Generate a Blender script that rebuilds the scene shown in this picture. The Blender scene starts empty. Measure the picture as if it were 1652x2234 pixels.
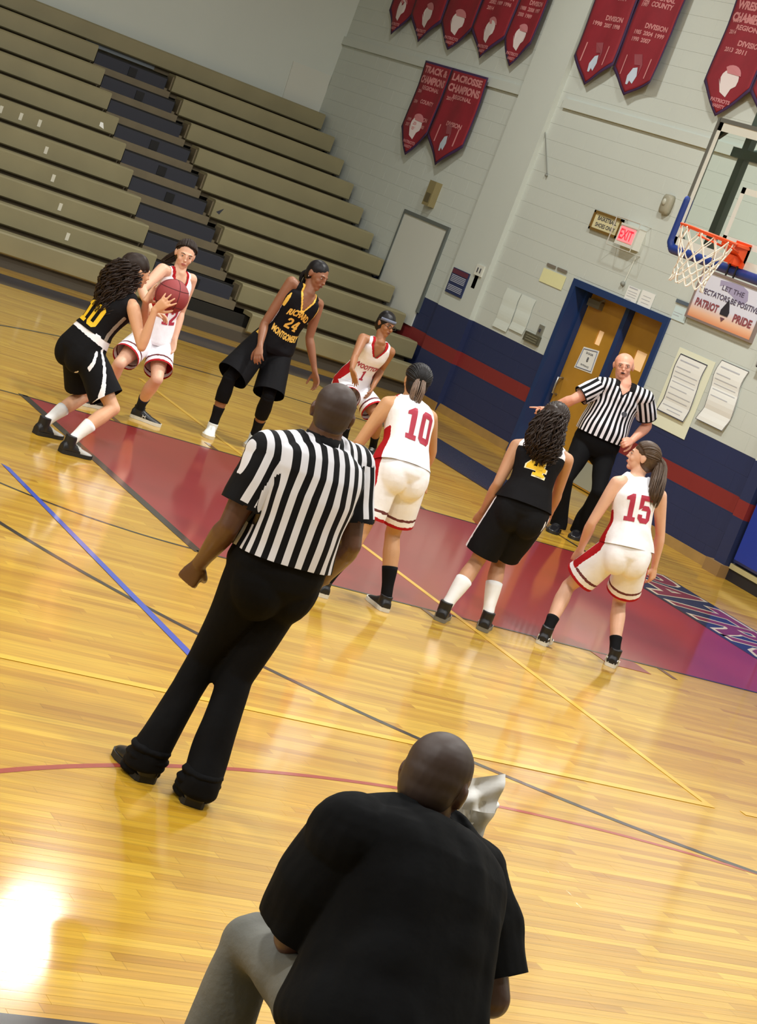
import bpy, bmesh, math, random
import numpy as np
from mathutils import Vector, Matrix
from mathutils.bvhtree import BVHTree

random.seed(7)
rng = np.random.default_rng(7)
SC = bpy.context.scene
COL = SC.collection

# ------------------------------------------------------------------ camera
IMG_W, IMG_H = 1652, 2234
FPX = 4492.36
CAM = np.array([-11.6040591, -13.0825635, 2.64699481])
_w = np.array([1.76870931, -0.164229762, 0.675302881])


def _rot(w):
    t = np.linalg.norm(w); k = w / t
    K = np.array([[0, -k[2], k[1]], [k[2], 0, -k[0]], [-k[1], k[0], 0]])
    return np.eye(3) + math.sin(t) * K + (1 - math.cos(t)) * K @ K


RC = _rot(_w)          # rows: camera right, camera down, camera forward
cd = bpy.data.cameras.new('camera')
cam = bpy.data.objects.new('camera', cd)
COL.objects.link(cam)
M = Matrix.Identity(4)
for i in range(3):
    M[i][0] = RC[0][i]; M[i][1] = -RC[1][i]; M[i][2] = -RC[2][i]; M[i][3] = CAM[i]
cam.matrix_world = M
cd.sensor_fit = 'VERTICAL'
cd.sensor_height = 24.0
cd.lens = FPX / IMG_H * 24.0
cd.clip_start = 0.1; cd.clip_end = 200
SC.camera = cam

# ------------------------------------------------------------------ world, light, exposure
wd = bpy.data.worlds.new('world'); SC.world = wd
wd.use_nodes = True
wd.node_tree.nodes['Background'].inputs[0].default_value = (0.9, 0.95, 1.0, 1)
wd.node_tree.nodes['Background'].inputs[1].default_value = 0.10
SC.view_settings.view_transform = 'Standard'
SC.view_settings.look = 'None'
SC.view_settings.gamma = 1
SC.view_settings.exposure = 0.0
SC.view_settings.use_curve_mapping = False
LIGHT_Z = 7.5
LIGHT_SPOTS = [(x, y) for x in (-21.5, -16.4, -11.3, -6.2) for y in (3.4, -2.6, -8.6)]
LIGHT_SPOTS += [(-1.03, 8.13), (-1.1, 1.6), (-1.1, -4.6), (-1.1, -10.6)]
LIGHT_W = {(-1.03, 8.13): 165.0, (-1.1, 1.6): 450.0, (-1.1, -4.6): 330.0}
LIGHT_COL = (1.0, 0.998, 0.965)


# ------------------------------------------------------------------ helpers
def V(*a): return np.array(a, float)
def nrm(v): return v / (np.linalg.norm(v) + 1e-12)
def ray(u, v): return RC.T @ np.array([(u - IMG_W / 2) / FPX, (v - IMG_H / 2) / FPX, 1.0])
def onz(u, v, z=0.0): d = ray(u, v); return CAM + d * (z - CAM[2]) / d[2]
def onx(u, v, x): d = ray(u, v); return CAM + d * (x - CAM[0]) / d[0]
def ony(u, v, y): d = ray(u, v); return CAM + d * (y - CAM[1]) / d[1]
def at(u, v, depth): return CAM + ray(u, v) * depth
def depth_of(p): return float((np.asarray(p) - CAM) @ RC[2])


def reach(parent, uv, L, sign):
    """point on the sight line of a joint at bone length L from its parent joint"""
    d = ray(*uv); d = d / np.linalg.norm(d)
    m = CAM - parent
    b = m @ d; c = m @ m - L * L
    q = b * b - c
    t = -b + sign * math.sqrt(q) if q > 0 else -b
    return CAM + d * t


def lin(c):
    c = [x / 255.0 for x in c]
    return tuple((x / 12.92 if x <= 0.04045 else ((x + 0.055) / 1.055) ** 2.4) for x in c) + (1.0,)


MATS = {}


def mat(name, col, rough=0.6, metal=0.0, coat=0.0, noise=0.0, nscale=8.0, bump=0.0, bscale=60.0, alpha=None, emit=None, sheen=0.0):
    if name in MATS: return MATS[name]
    m = bpy.data.materials.new(name); m.use_nodes = True
    nt = m.node_tree; b = nt.nodes['Principled BSDF']
    b.inputs['Base Color'].default_value = lin(col)
    b.inputs['Roughness'].default_value = rough
    b.inputs['Metallic'].default_value = metal
    b.inputs['Coat Weight'].default_value = coat
    b.inputs['Coat Roughness'].default_value = 0.1
    if sheen: b.inputs['Sheen Weight'].default_value = sheen
    if noise or bump:
        tc = nt.nodes.new('ShaderNodeTexCoord')
    if noise:
        n = nt.nodes.new('ShaderNodeTexNoise'); n.inputs['Scale'].default_value = nscale
        n.inputs['Detail'].default_value = 4
        nt.links.new(tc.outputs['Object'], n.inputs['Vector'])
        r = nt.nodes.new('ShaderNodeMapRange')
        r.inputs[1].default_value = 0.3; r.inputs[2].default_value = 0.7
        r.inputs[3].default_value = 1 - noise; r.inputs[4].default_value = 1 + noise
        nt.links.new(n.outputs[0], r.inputs[0])
        mx = nt.nodes.new('ShaderNodeVectorMath'); mx.operation = 'SCALE'
        mx.inputs[0].default_value = lin(col)[:3]
        nt.links.new(r.outputs[0], mx.inputs['Scale'])
        nt.links.new(mx.outputs[0], b.inputs['Base Color'])
    if bump:
        n2 = nt.nodes.new('ShaderNodeTexNoise'); n2.inputs['Scale'].default_value = bscale
        n2.inputs['Detail'].default_value = 3
        nt.links.new(tc.outputs['Object'], n2.inputs['Vector'])
        bp = nt.nodes.new('ShaderNodeBump'); bp.inputs['Strength'].default_value = bump
        bp.inputs['Distance'].default_value = 0.01
        nt.links.new(n2.outputs[0], bp.inputs['Height'])
        nt.links.new(bp.outputs[0], b.inputs['Normal'])
    if emit:
        b.inputs['Emission Color'].default_value = lin(col)
        b.inputs['Emission Strength'].default_value = emit
    MATS[name] = m
    return m


def link(name, me, mats, parent=None, smooth=False):
    o = bpy.data.objects.new(name, me); COL.objects.link(o)
    if not isinstance(mats, (list, tuple)): mats = [mats]
    for m in mats: me.materials.append(m)
    if parent is not None: o.parent = parent
    if smooth:
        me.polygons.foreach_set('use_smooth', [True] * len(me.polygons))
    return o


def raw(vs, fs, name='m'):
    me = bpy.data.meshes.new(name)
    me.from_pydata([tuple(float(c) for c in v) for v in vs], [], fs)
    me.update()
    return me


def tag(o, label=None, cat=None, group=None, kind=None):
    if label: o['label'] = label
    if cat: o['category'] = cat
    if group: o['group'] = group
    if kind: o['kind'] = kind
    return o


def empty(name, label, cat, loc=(0, 0, 0), group=None):
    o = bpy.data.objects.new(name, None); COL.objects.link(o)
    o.location = loc; o.empty_display_size = 0.2
    return tag(o, label, cat, group)


class B:
    """collects closed shapes; verts in world space unless an origin is given"""
    def __init__(s): s.v = []; s.f = []; s.mi = []; s.cur = 0

    def add(s, vs, fs):
        n = len(s.v); s.v += [np.asarray(q, float) for q in vs]
        s.f += [[i + n for i in f] for f in fs]; s.mi += [s.cur] * len(fs)
        return s

    def box(s, lo, hi):
        x0, y0, z0 = lo; x1, y1, z1 = hi
        vs = [(x0, y0, z0), (x1, y0, z0), (x1, y1, z0), (x0, y1, z0), (x0, y0, z1), (x1, y0, z1), (x1, y1, z1), (x0, y1, z1)]
        return s.add(vs, [(0, 3, 2, 1), (4, 5, 6, 7), (0, 1, 5, 4), (1, 2, 6, 5), (2, 3, 7, 6), (3, 0, 4, 7)])

    def prism(s, poly, off):
        """polygon (list of 3d points) extruded by off"""
        n = len(poly); off = np.asarray(off, float)
        P0 = [np.asarray(p, float) for p in poly]; P1 = [p + off for p in P0]
        fs = [tuple(range(n)), tuple(range(2 * n - 1, n - 1, -1))]
        fs += [(i, i + n, (i + 1) % n + n, (i + 1) % n) for i in range(n)]
        return s.add(P0 + P1, fs)

    def sphere(s, c, r, nu=14, nv=9, ax=None):
        """ellipsoid; r scalar or 3 radii along ax rows"""
        c = np.asarray(c, float)
        if np.isscalar(r): r = (r, r, r)
        A = np.eye(3) if ax is None else np.array(ax)
        vs = []
        for j in range(1, nv):
            th = math.pi * j / nv
            for i in range(nu):
                ph = 2 * math.pi * i / nu
                l = V(math.sin(th) * math.cos(ph) * r[0], math.sin(th) * math.sin(ph) * r[1], math.cos(th) * r[2])
                vs.append(c + l @ A)
        vs.append(c + V(0, 0, r[2]) @ A); vs.append(c + V(0, 0, -r[2]) @ A)
        T, Bt = len(vs) - 2, len(vs) - 1
        fs = []
        for j in range(nv - 2):
            for i in range(nu):
                a = j * nu + i; b = j * nu + (i + 1) % nu
                fs.append((a, b, b + nu, a + nu))
        for i in range(nu):
            fs.append((T, (i + 1) % nu, i))
            a = (nv - 2) * nu
            fs.append((Bt, a + i, a + (i + 1) % nu))
        # orientation fix (outward)
        return s.add(vs, [tuple(reversed(f)) for f in fs])

    def loft(s, rings, cap=True):
        """rings: list of (n,3) arrays"""
        n = len(rings[0]); vs = [p for r in rings for p in r]; fs = []
        for k in range(len(rings) - 1):
            for i in range(n):
                a = k * n + i; b = k * n + (i + 1) % n
                fs.append((a, b, b + n, a + n))
        if cap:
            fs.append(tuple(range(n - 1, -1, -1)))
            fs.append(tuple(range((len(rings) - 1) * n, len(rings) * n)))
        return s.add(vs, fs)

    def tube(s, pts, radii, n=10, balls=False, up=None):
        pts = [np.asarray(p, float) for p in pts]
        if np.isscalar(radii): radii = [radii] * len(pts)
        rings = []; prev = None
        for k, p in enumerate(pts):
            d = nrm(pts[min(k + 1, len(pts) - 1)] - pts[max(k - 1, 0)])
            if prev is None:
                u = np.cross(d, V(0.31, 0.22, 0.93) if up is None else up)
                if np.linalg.norm(u) < 1e-3: u = np.cross(d, V(1, 0, 0))
            else:
                u = prev - d * (prev @ d)
            u = nrm(u); prev = u; w = np.cross(d, u)
            rings.append(np.array([p + radii[k] * (math.cos(t) * u + math.sin(t) * w) for t in np.linspace(0, 2 * math.pi, n, endpoint=False)]))
        s.loft(rings)
        if balls:
            for p, r in zip(pts, radii): s.sphere(p, r, 12, 8)
        return s

    def mesh(s, name='m'):
        me = raw(s.v, s.f, name)
        if any(s.mi): me.polygons.foreach_set('material_index', s.mi)
        return me

    def build(s, name, mats, parent=None, smooth=False, loc=None):
        if loc is not None:
            s.v = [v - np.asarray(loc, float) for v in s.v]
        o = link(name, s.mesh(name), mats, parent, smooth)
        if loc is not None: o.location = loc
        bm = bmesh.new(); bm.from_mesh(o.data); bmesh.ops.recalc_face_normals(bm, faces=bm.faces); bm.to_mesh(o.data); bm.free()
        return o


def ell(c, lat, fwd, w, d, n=24, p=2.3, d_back=None):
    out = []
    for t in np.linspace(0, 2 * math.pi, n, endpoint=False):
        ct, st = math.cos(t), math.sin(t)
        x = math.copysign(abs(ct) ** (2 / p), ct); y = math.copysign(abs(st) ** (2 / p), st)
        dd = d if y > 0 or d_back is None else d_back
        out.append(np.asarray(c) + lat * w * x + fwd * dd * y)
    return np.array(out)


def fuse(b, voxel, smooth=4, factor=0.5):
    """join all closed shapes of b into one continuous skin"""
    me = b.mesh('tmp')
    bm = bmesh.new(); bm.from_mesh(me); bmesh.ops.triangulate(bm, faces=bm.faces)
    # consistent outward normals for each shell
    bmesh.ops.recalc_face_normals(bm, faces=bm.faces); bm.to_mesh(me); bm.free()
    o = bpy.data.objects.new('tmp', me); COL.objects.link(o)
    r = o.modifiers.new('r', 'REMESH'); r.mode = 'VOXEL'; r.voxel_size = voxel; r.adaptivity = 0
    if smooth:
        s = o.modifiers.new('s', 'SMOOTH'); s.factor = factor; s.iterations = smooth
    dg = bpy.context.evaluated_depsgraph_get()
    out = bpy.data.meshes.new_from_object(o.evaluated_get(dg))
    bpy.data.objects.remove(o); bpy.data.meshes.remove(me)
    return out


def getco(me):
    a = np.empty(len(me.vertices) * 3, np.float32); me.vertices.foreach_get('co', a); return a.reshape(-1, 3).astype(float)


def setco(me, co):
    me.vertices.foreach_set('co', co.astype(np.float32).ravel()); me.update()


def getno(me):
    a = np.empty(len(me.vertices) * 3, np.float32); me.vertices.foreach_get('normal', a); return a.reshape(-1, 3).astype(float)


def wrinkle(me, amp, freq=22.0, seed=0, stretch=V(1, 1, 1), mask=None):
    co = getco(me); no = getno(me); r = np.random.default_rng(seed)
    h = np.zeros(len(co))
    warp = np.stack([np.sin(co @ (r.normal(size=3) * freq * 0.4) + r.uniform(0, 6)) for _ in range(3)], 1) * 0.03
    q = (co + warp) * stretch
    for k in range(7):
        d = r.normal(size=3); d /= np.linalg.norm(d)
        h += np.sin(q @ d * freq * (0.6 + 0.25 * k) + r.uniform(0, 6)) / (1 + 0.35 * k)
    h = np.tanh(h / 2.2)
    if mask is not None: h = h * mask
    setco(me, co + no * (h * amp)[:, None])


FONTCACHE = {}


def text_flat(txt, size=1.0, bold=0.0, spacing=1.0, res=3, align='CENTER'):
    """returns verts (n,2) and faces of a flat text, centred, cap height ~ size"""
    key = (txt, bold, spacing, res)
    if key not in FONTCACHE:
        c = bpy.data.curves.new('t', 'FONT'); c.body = txt; c.size = 1.0
        c.offset = bold; c.space_character = spacing; c.resolution_u = res
        c.align_x = 'CENTER'; c.fill_mode = 'BOTH' if False else 'BOTH'
        o = bpy.data.objects.new('t', c); COL.objects.link(o)
        dg = bpy.context.evaluated_depsgraph_get()
        me = bpy.data.meshes.new_from_object(o.evaluated_get(dg))
        co = getco(me)[:, :2]; fs = [tuple(p.vertices) for p in me.polygons]
        bpy.data.objects.remove(o); bpy.data.curves.remove(c); bpy.data.meshes.remove(me)
        FONTCACHE[key] = (co, fs)
    co, fs = FONTCACHE[key]
    co = co.copy()
    lo, hi = co.min(0), co.max(0)
    co -= (lo + hi) / 2
    return co * size / 0.7, fs


def text_on(b, txt, c, right, up, w=None, h=None, bold=0.0, spacing=1.0):
    """adds a flat text at c, fitted into w x h"""
    co, fs = text_flat(txt, 1.0, bold, spacing)
    ext = co.max(0) - co.min(0)
    sy = (h / ext[1]) if h else None
    sx = (w / ext[0]) if w else sy
    if sy is None: sy = sx
    vs = [np.asarray(c) + right * q[0] * sx + up * q[1] * sy for q in co]
    b.add(vs, fs)
    return b


# ------------------------------------------------------------------ geometry constants
XW = 2.36            # face of the end wall
YB = 15.22           # face of the side wall behind the bleachers
H_CEIL = 8.0
Z1 = V(0, 0, 1); X1 = V(1, 0, 0); Y1 = V(0, 1, 0)


# ------------------------------------------------------------------ materials of the room
def wood_floor():
    m = bpy.data.materials.new('maple_floor'); m.use_nodes = True
    nt = m.node_tree; N = nt.nodes; L = nt.links; b = N['Principled BSDF']
    g = N.new('ShaderNodeNewGeometry'); sp = N.new('ShaderNodeSeparateXYZ'); L.new(g.outputs['Position'], sp.inputs[0])

    def math_(op, a, c=None, v=None):
        n = N.new('ShaderNodeMath'); n.operation = op
        if isinstance(a, (int, float)): n.inputs[0].default_value = a
        else: L.new(a, n.inputs[0])
        if c is not None: L.new(c, n.inputs[1])
        if v is not None: n.inputs[1].default_value = v
        return n.outputs[0]
    ry = math_('DIVIDE', sp.outputs[1], v=0.057)
    row = math_('FLOOR', ry)
    wn = N.new('ShaderNodeTexWhiteNoise'); wn.noise_dimensions = '1D'; L.new(row, wn.inputs['W'])
    sh = math_('MULTIPLY', wn.outputs[0], v=7.0)
    cx = math_('DIVIDE', sp.outputs[0], v=1.15)
    cc = math_('ADD', cx, sh)
    col = math_('FLOOR', cc)
    cb = N.new('ShaderNodeCombineXYZ'); L.new(row, cb.inputs[0]); L.new(col, cb.inputs[1])
    w2 = N.new('ShaderNodeTexWhiteNoise'); w2.noise_dimensions = '3D'; L.new(cb.outputs[0], w2.inputs['Vector'])
    ramp = N.new('ShaderNodeValToRGB'); e = ramp.color_ramp.elements
    e[0].position = 0.0; e[0].color = lin((184, 132, 26))
    e[1].position = 1.0; e[1].color = lin((224, 180, 58))
    for p, c in ((0.12, (196, 146, 32)), (0.5, (207, 159, 40)), (0.85, (214, 168, 46))):
        q = e.new(p); q.color = lin(c)
    L.new(w2.outputs[0], ramp.inputs[0])
    mp = N.new('ShaderNodeMapping'); mp.inputs['Scale'].default_value = (1.2, 26, 1)
    L.new(g.outputs['Position'], mp.inputs['Vector'])
    ns = N.new('ShaderNodeTexNoise'); ns.inputs['Scale'].default_value = 2.2; ns.inputs['Detail'].default_value = 6
    L.new(mp.outputs[0], ns.inputs['Vector'])
    mr = N.new('ShaderNodeMapRange'); mr.inputs[1].default_value = 0.3; mr.inputs[2].default_value = 0.72
    mr.inputs[3].default_value = 0.80; mr.inputs[4].default_value = 1.10
    L.new(ns.outputs[0], mr.inputs[0])
    # joints between strips
    fy = math_('FRACT', ry)
    j1 = math_('LESS_THAN', fy, v=0.03)
    fx = math_('FRACT', cc); j2 = math_('LESS_THAN', fx, v=0.0035)
    j = math_('MAXIMUM', j1, j2)
    jm = math_('MULTIPLY', j, v=0.22); js = math_('SUBTRACT', 1.0, jm)
    tot = math_('MULTIPLY', mr.outputs[0], js)
    vm = N.new('ShaderNodeVectorMath'); vm.operation = 'SCALE'
    L.new(ramp.outputs[0], vm.inputs[0]); L.new(tot, vm.inputs['Scale'])
    L.new(vm.outputs[0], b.inputs['Base Color'])
    b.inputs['Roughness'].default_value = 0.42
    b.inputs['Coat Weight'].default_value = 1.0
    b.inputs['Coat IOR'].default_value = 1.5
    # worn varnish: gloss varies a little
    n3 = N.new('ShaderNodeTexNoise'); n3.inputs['Scale'].default_value = 0.9; L.new(g.outputs['Position'], n3.inputs['Vector'])
    m3 = N.new('ShaderNodeMapRange'); m3.inputs[3].default_value = 0.07; m3.inputs[4].default_value = 0.14
    L.new(n3.outputs[0], m3.inputs[0]); L.new(m3.outputs[0], b.inputs['Coat Roughness'])
    bp = N.new('ShaderNodeBump'); bp.inputs['Strength'].default_value = 0.05; bp.inputs['Distance'].default_value = 0.002
    L.new(ns.outputs[0], bp.inputs['Height']); L.new(bp.outputs[0], b.inputs['Normal']); L.new(bp.outputs[0], b.inputs['Coat Normal'])
    return m


def floor_paint(name, col, rough=0.4):
    m = mat(name, col, rough, coat=1.0, noise=0.05, nscale=1.5)
    m.node_tree.nodes['Principled BSDF'].inputs['Coat Roughness'].default_value = 0.1
    return m


def wall_paint(bands):
    """painted block: white above, navy wainscot with a red stripe below (by height above the floor)"""
    m = bpy.data.materials.new('painted_block' if bands else 'painted_block_plain'); m.use_nodes = True
    nt = m.node_tree; N = nt.nodes; L = nt.links; b = N['Principled BSDF']
    g = N.new('ShaderNodeNewGeometry'); sp = N.new('ShaderNodeSeparateXYZ'); L.new(g.outputs['Position'], sp.inputs[0])
    ns = N.new('ShaderNodeTexNoise'); ns.inputs['Scale'].default_value = 0.8; ns.inputs['Detail'].default_value = 5
    L.new(g.outputs['Position'], ns.inputs['Vector'])
    rp = N.new('ShaderNodeValToRGB'); rp.color_ramp.interpolation = 'CONSTANT'
    e = rp.color_ramp.elements
    e[0].position = 0.0; e[0].color = lin((34, 44, 82)) if bands else lin((196, 202, 194))
    e[1].position = 1.225 / 2; e[1].color = lin((196, 202, 194))
    if bands:
        q = e.new(0.62 / 2); q.color = lin((126, 38, 38))
        q = e.new(0.80 / 2); q.color = lin((34, 44, 82))
    dv = N.new('ShaderNodeMath'); dv.operation = 'DIVIDE'; dv.inputs[1].default_value = 2.0
    L.new(sp.outputs[2], dv.inputs[0]); L.new(dv.outputs[0], rp.inputs[0])
    mr = N.new('ShaderNodeMapRange'); mr.inputs[3].default_value = 0.94; mr.inputs[4].default_value = 1.05
    L.new(ns.outputs[0], mr.inputs[0])
    vm = N.new('ShaderNodeVectorMath'); vm.operation = 'SCALE'
    L.new(rp.outputs[0], vm.inputs[0]); L.new(mr.outputs[0], vm.inputs['Scale'])
    L.new(vm.outputs[0], b.inputs['Base Color'])
    b.inputs['Roughness'].default_value = 0.55
    n2 = N.new('ShaderNodeTexNoise'); n2.inputs['Scale'].default_value = 45; L.new(g.outputs['Position'], n2.inputs['Vector'])
    bp = N.new('ShaderNodeBump'); bp.inputs['Strength'].default_value = 0.15; bp.inputs['Distance'].default_value = 0.003
    L.new(n2.outputs[0], bp.inputs['Height']); L.new(bp.outputs[0], b.inputs['Normal'])
    return m


M_FLOOR = wood_floor()
M_WALL = wall_paint(True)
M_WALLP = wall_paint(False)
M_WHITE = mat('white_paint', (212, 214, 203), 0.5)
M_NAVY = mat('navy_paint', (34, 44, 82), 0.45)
M_FRAMEBLUE = mat('door_frame_blue', (28, 52, 98), 0.4)
M_BLACK = mat('black_metal', (20, 20, 22), 0.45)
M_PAPER = mat('paper', (228, 229, 224), 0.8)
M_INK = mat('ink', (60, 60, 70), 0.8)

# ------------------------------------------------------------------ floor
fl_x0, fl_x1, fl_y0, fl_y1 = -26.0, XW + 1.2, -18.0, YB + 0.3
PR0, PR1 = -163, -104      # strip rows laid board by board in the foreground
py0, py1 = PR0 * 0.057, PR1 * 0.057
px0, px1 = -9.9, -4.2
b = B()
b.box((fl_x0, fl_y0, -0.2), (fl_x1, py0, 0)); b.box((fl_x0, py1, -0.2), (fl_x1, fl_y1, 0))
b.box((fl_x0, py0, -0.2), (px0, py1, 0)); b.box((px1, py0, -0.2), (fl_x1, py1, 0))
b.box((px0, py0, -0.2), (px1, py1, -0.02))
floor = tag(b.build('floor', M_FLOOR), kind='structure')


def white1(n):
    return (math.sin(n * 127.1 + 3.7) * 43758.5453) % 1.0


pcache = {}
for r in range(PR0, PR1):
    y = r * 0.057
    x = px0 - white1(r) * 1.0
    while x < px1:
        ln = 1.5 if (r % 2) else 1.3
        a, c = max(x, px0), min(x + ln, px1)
        x += ln
        if c - a < 0.02: continue
        key = round(c - a, 4)
        if key not in pcache:
            q = B(); e_ = 0.0005; w_, l_ = 0.0565, (c - a) - 0.0005
            q.loft([np.array([(0, 0, -0.0195), (l_, 0, -0.0195), (l_, w_, -0.0195), (0, w_, -0.0195)]),
                    np.array([(0, 0, -0.0006), (l_, 0, -0.0006), (l_, w_, -0.0006), (0, w_, -0.0006)]),
                    np.array([(e_, e_, 0), (l_ - e_, e_, 0), (l_ - e_, w_ - e_, 0), (e_, w_ - e_, 0)])])
            me = q.mesh('floor_board'); me.materials.append(M_FLOOR); pcache[key] = me
        o = bpy.data.objects.new('floor_board', pcache[key]); COL.objects.link(o)
        o.location = (a, y, 0); o.parent = floor


# painted markings, each a thin coat on the boards
def flat(name, pts, z, m, th=0.0012):
    q = B(); q.prism([V(p[0], p[1], z) for p in pts], V(0, 0, th))
    return q.build(name, m, floor)


def arc_line(name, cx, cy, R, a0, a1, w, m, n=80, z=0.0012):
    t = np.linspace(a0, a1, n)
    out = [(cx + (R + w / 2) * math.cos(q), cy + (R + w / 2) * math.sin(q)) for q in t]
    inn = [(cx + (R - w / 2) * math.cos(q), cy + (R - w / 2) * math.sin(q)) for q in t]
    q = B(); vs = []; fs = []
    for o_, i_ in zip(out, inn): vs += [(o_[0], o_[1], z), (i_[0], i_[1], z)]
    fs = [(2 * k, 2 * k + 1, 2 * k + 3, 2 * k + 2) for k in range(n - 1)]
    q.add(vs, fs)
    return q.build(name, m, floor)


P_RED = floor_paint('key_red_paint', (152, 34, 38))
P_NAVY = floor_paint('border_navy_paint', (30, 40, 66))
P_BLACK = floor_paint('black_line_paint', (40, 30, 22))
P_YEL = floor_paint('yellow_line_paint', (240, 190, 60))
P_RLINE = floor_paint('red_line_paint', (168, 58, 34))
P_BLUE = floor_paint('blue_tape', (60, 84, 190))
P_CREAM = floor_paint('cream_paint', (226, 208, 176))
flat('key_paint', [(-5.79, -1.83), (0, -1.83), (0, 1.83), (-5.79, 1.83)], 0.0002, P_RED, 0.0009)
flat('court_line', [(-5.82, -1.86), (-5.74, -1.86), (-5.74, 1.86), (-5.82, 1.86)], 0.0012, P_BLACK)
for s in (-1, 1):
    flat('court_line', [(-5.79, s * 1.83 - 0.015), (0.0, s * 1.83 - 0.015), (0.0, s * 1.83 + 0.015), (-5.79, s * 1.83 + 0.015)], 0.0012, P_BLACK)
flat('court_line', [(-0.02, -8.0), (0.02, -8.0), (0.02, 8.1), (-0.02, 8.1)], 0.0013, P_BLACK)
arc_line('court_line', -5.79, 0, 1.80, math.pi / 2, 1.5 * math.pi, 0.035, P_BLACK)
# three-point line
a_ = math.acos(0)
arc_line('court_line', -1.5, -0.08, 6.22, math.pi / 2 + 0.0, 1.5 * math.pi, 0.05, P_BLACK, 120)
for s in (-1, 1):
    y_ = -0.08 + s * 6.22
    flat('court_line', [(-1.5, y_ - 0.025), (0, y_ - 0.025), (0, y_ + 0.025), (-1.5, y_ + 0.025)], 0.0012, P_BLACK)
# red arc of the crosswise court
arc_line('court_line', -5.80, -10.973, 5.504, 0.35, math.pi - 0.3, 0.035, P_RLINE, 100, 0.0010)
# volleyball lines in yellow
flat('court_line', [(-3.775, -4.79), (-3.725, -4.79), (-3.725, 4.4), (-3.775, 4.4)], 0.0016, P_YEL)
flat('court_line', [(-14.0, -4.80), (-3.725, -4.80), (-3.725, -4.74), (-14.0, -4.74)], 0.0018, P_YEL)
flat('court_line', [(-3.5, -4.81), (3.0 - 1.5, -4.81), (1.5, -4.75), (-3.5, -4.75)], 0.0018, P_YEL)
flat('tape_strip', [(-6.82, -4.72), (-6.76, -4.72), (-6.76, -0.86), (-6.80, -0.80)], 0.0024, P_BLUE, 0.0006)
# sidelines and borders
flat('court_line', [(-14, -8.18), (0, -8.18), (0, -8.07), (-14, -8.07)], 0.0012, P_BLACK)
flat('border_paint', [(-20, 8.06), (0.92, 8.06), (0.92, 8.93), (-20, 8.93)], 0.0002, P_NAVY, 0.0009)
flat('border_paint', [(0.03, 3.3), (0.92, 3.3), (0.92, 8.06), (0.03, 8.06)], 0.0002, P_NAVY, 0.0009)
flat('border_paint', [(0.03, -8.0), (0.92, -8.0), (0.92, -3.3), (0.03, -3.3)], 0.0002, P_NAVY, 0.0009)
flat('border_paint', [(0.03, -1.83), (0.92, -1.83), (0.92, 1.95), (0.03, 1.95)], 0.0002, P_NAVY, 0.0009)
q = B(); text_on(q, 'PATRIOTS', V(0.475, 0.06, 0.0016), -Y1, X1, 3.74, 0.86, bold=0.055)
q.build('end_lettering_outline', P_CREAM, floor)
q = B(); text_on(q, 'PATRIOTS', V(0.475, 0.06, 0.0022), -Y1, X1, 3.66, 0.76, bold=0.022)
q.build('end_lettering', floor_paint('letter_red', (132, 36, 48)), floor)
# lane space marks
for x_ in (-1.95, -3.1, -4.05, -4.95):
    for s in (-1, 1):
        y0_ = s * 1.85; y1_ = s * 2.05
        flat('lane_mark', [(x_ - 0.025, min(y0_, y1_)), (x_ + 0.025, min(y0_, y1_)), (x_ + 0.025, max(y0_, y1_)), (x_ - 0.025, max(y0_, y1_))], 0.0012, floor_paint('lane_mark_paint', (110, 62, 30)))
for s in (-1, 1):
    flat('lane_mark', [(-2.6, s * 1.85), (-2.2, s * 1.85), (-2.2, s * 2.08), (-2.6, s * 2.08)][::s], 0.0012, P_RED)

# ------------------------------------------------------------------ end wall built of blocks
DO0, DO1, DOZ = 5.30, 7.17, 2.14          # door opening (Y range, height)
XD = XW + 0.22                            # plane of the door leaves
wall_m = 0.003
b = B()
for (y0, y1, z0, z1) in ((-18, DO0, 0, H_CEIL), (DO1, YB + 0.3, 0, H_CEIL), (DO0, DO1, DOZ, H_CEIL)):
    b.box((XW + wall_m, y0, z0), (XW + 0.9, y1, z1))
end_wall = tag(b.build('wall_right', M_WALL), kind='structure')
BL, BH, BJ = 0.406, 0.2035, 0.0016
blocks = []
for r in range(int(7.9 / BH)):
    z0 = r * BH; z1 = z0 + BH
    off = (r % 2) * BL / 2
    k0 = int((-2.0) / BL) - 2
    for k in range(k0, int(YB / BL) + 2):
        a = k * BL + off; c = a + BL
        a = max(a, -2.0); c = min(c, YB)
        if c - a < 0.03: continue
        parts = [(a, c)]
        if z0 < DOZ - 0.02:
            if a < DO1 and c > DO0:
                parts = []
                if a < DO0: parts.append((a, DO0))
                if c > DO1: parts.append((DO1, c))
        for (p, q_) in parts:
            if q_ - p > 0.03: blocks.append((p, q_, z0, z1))
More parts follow.
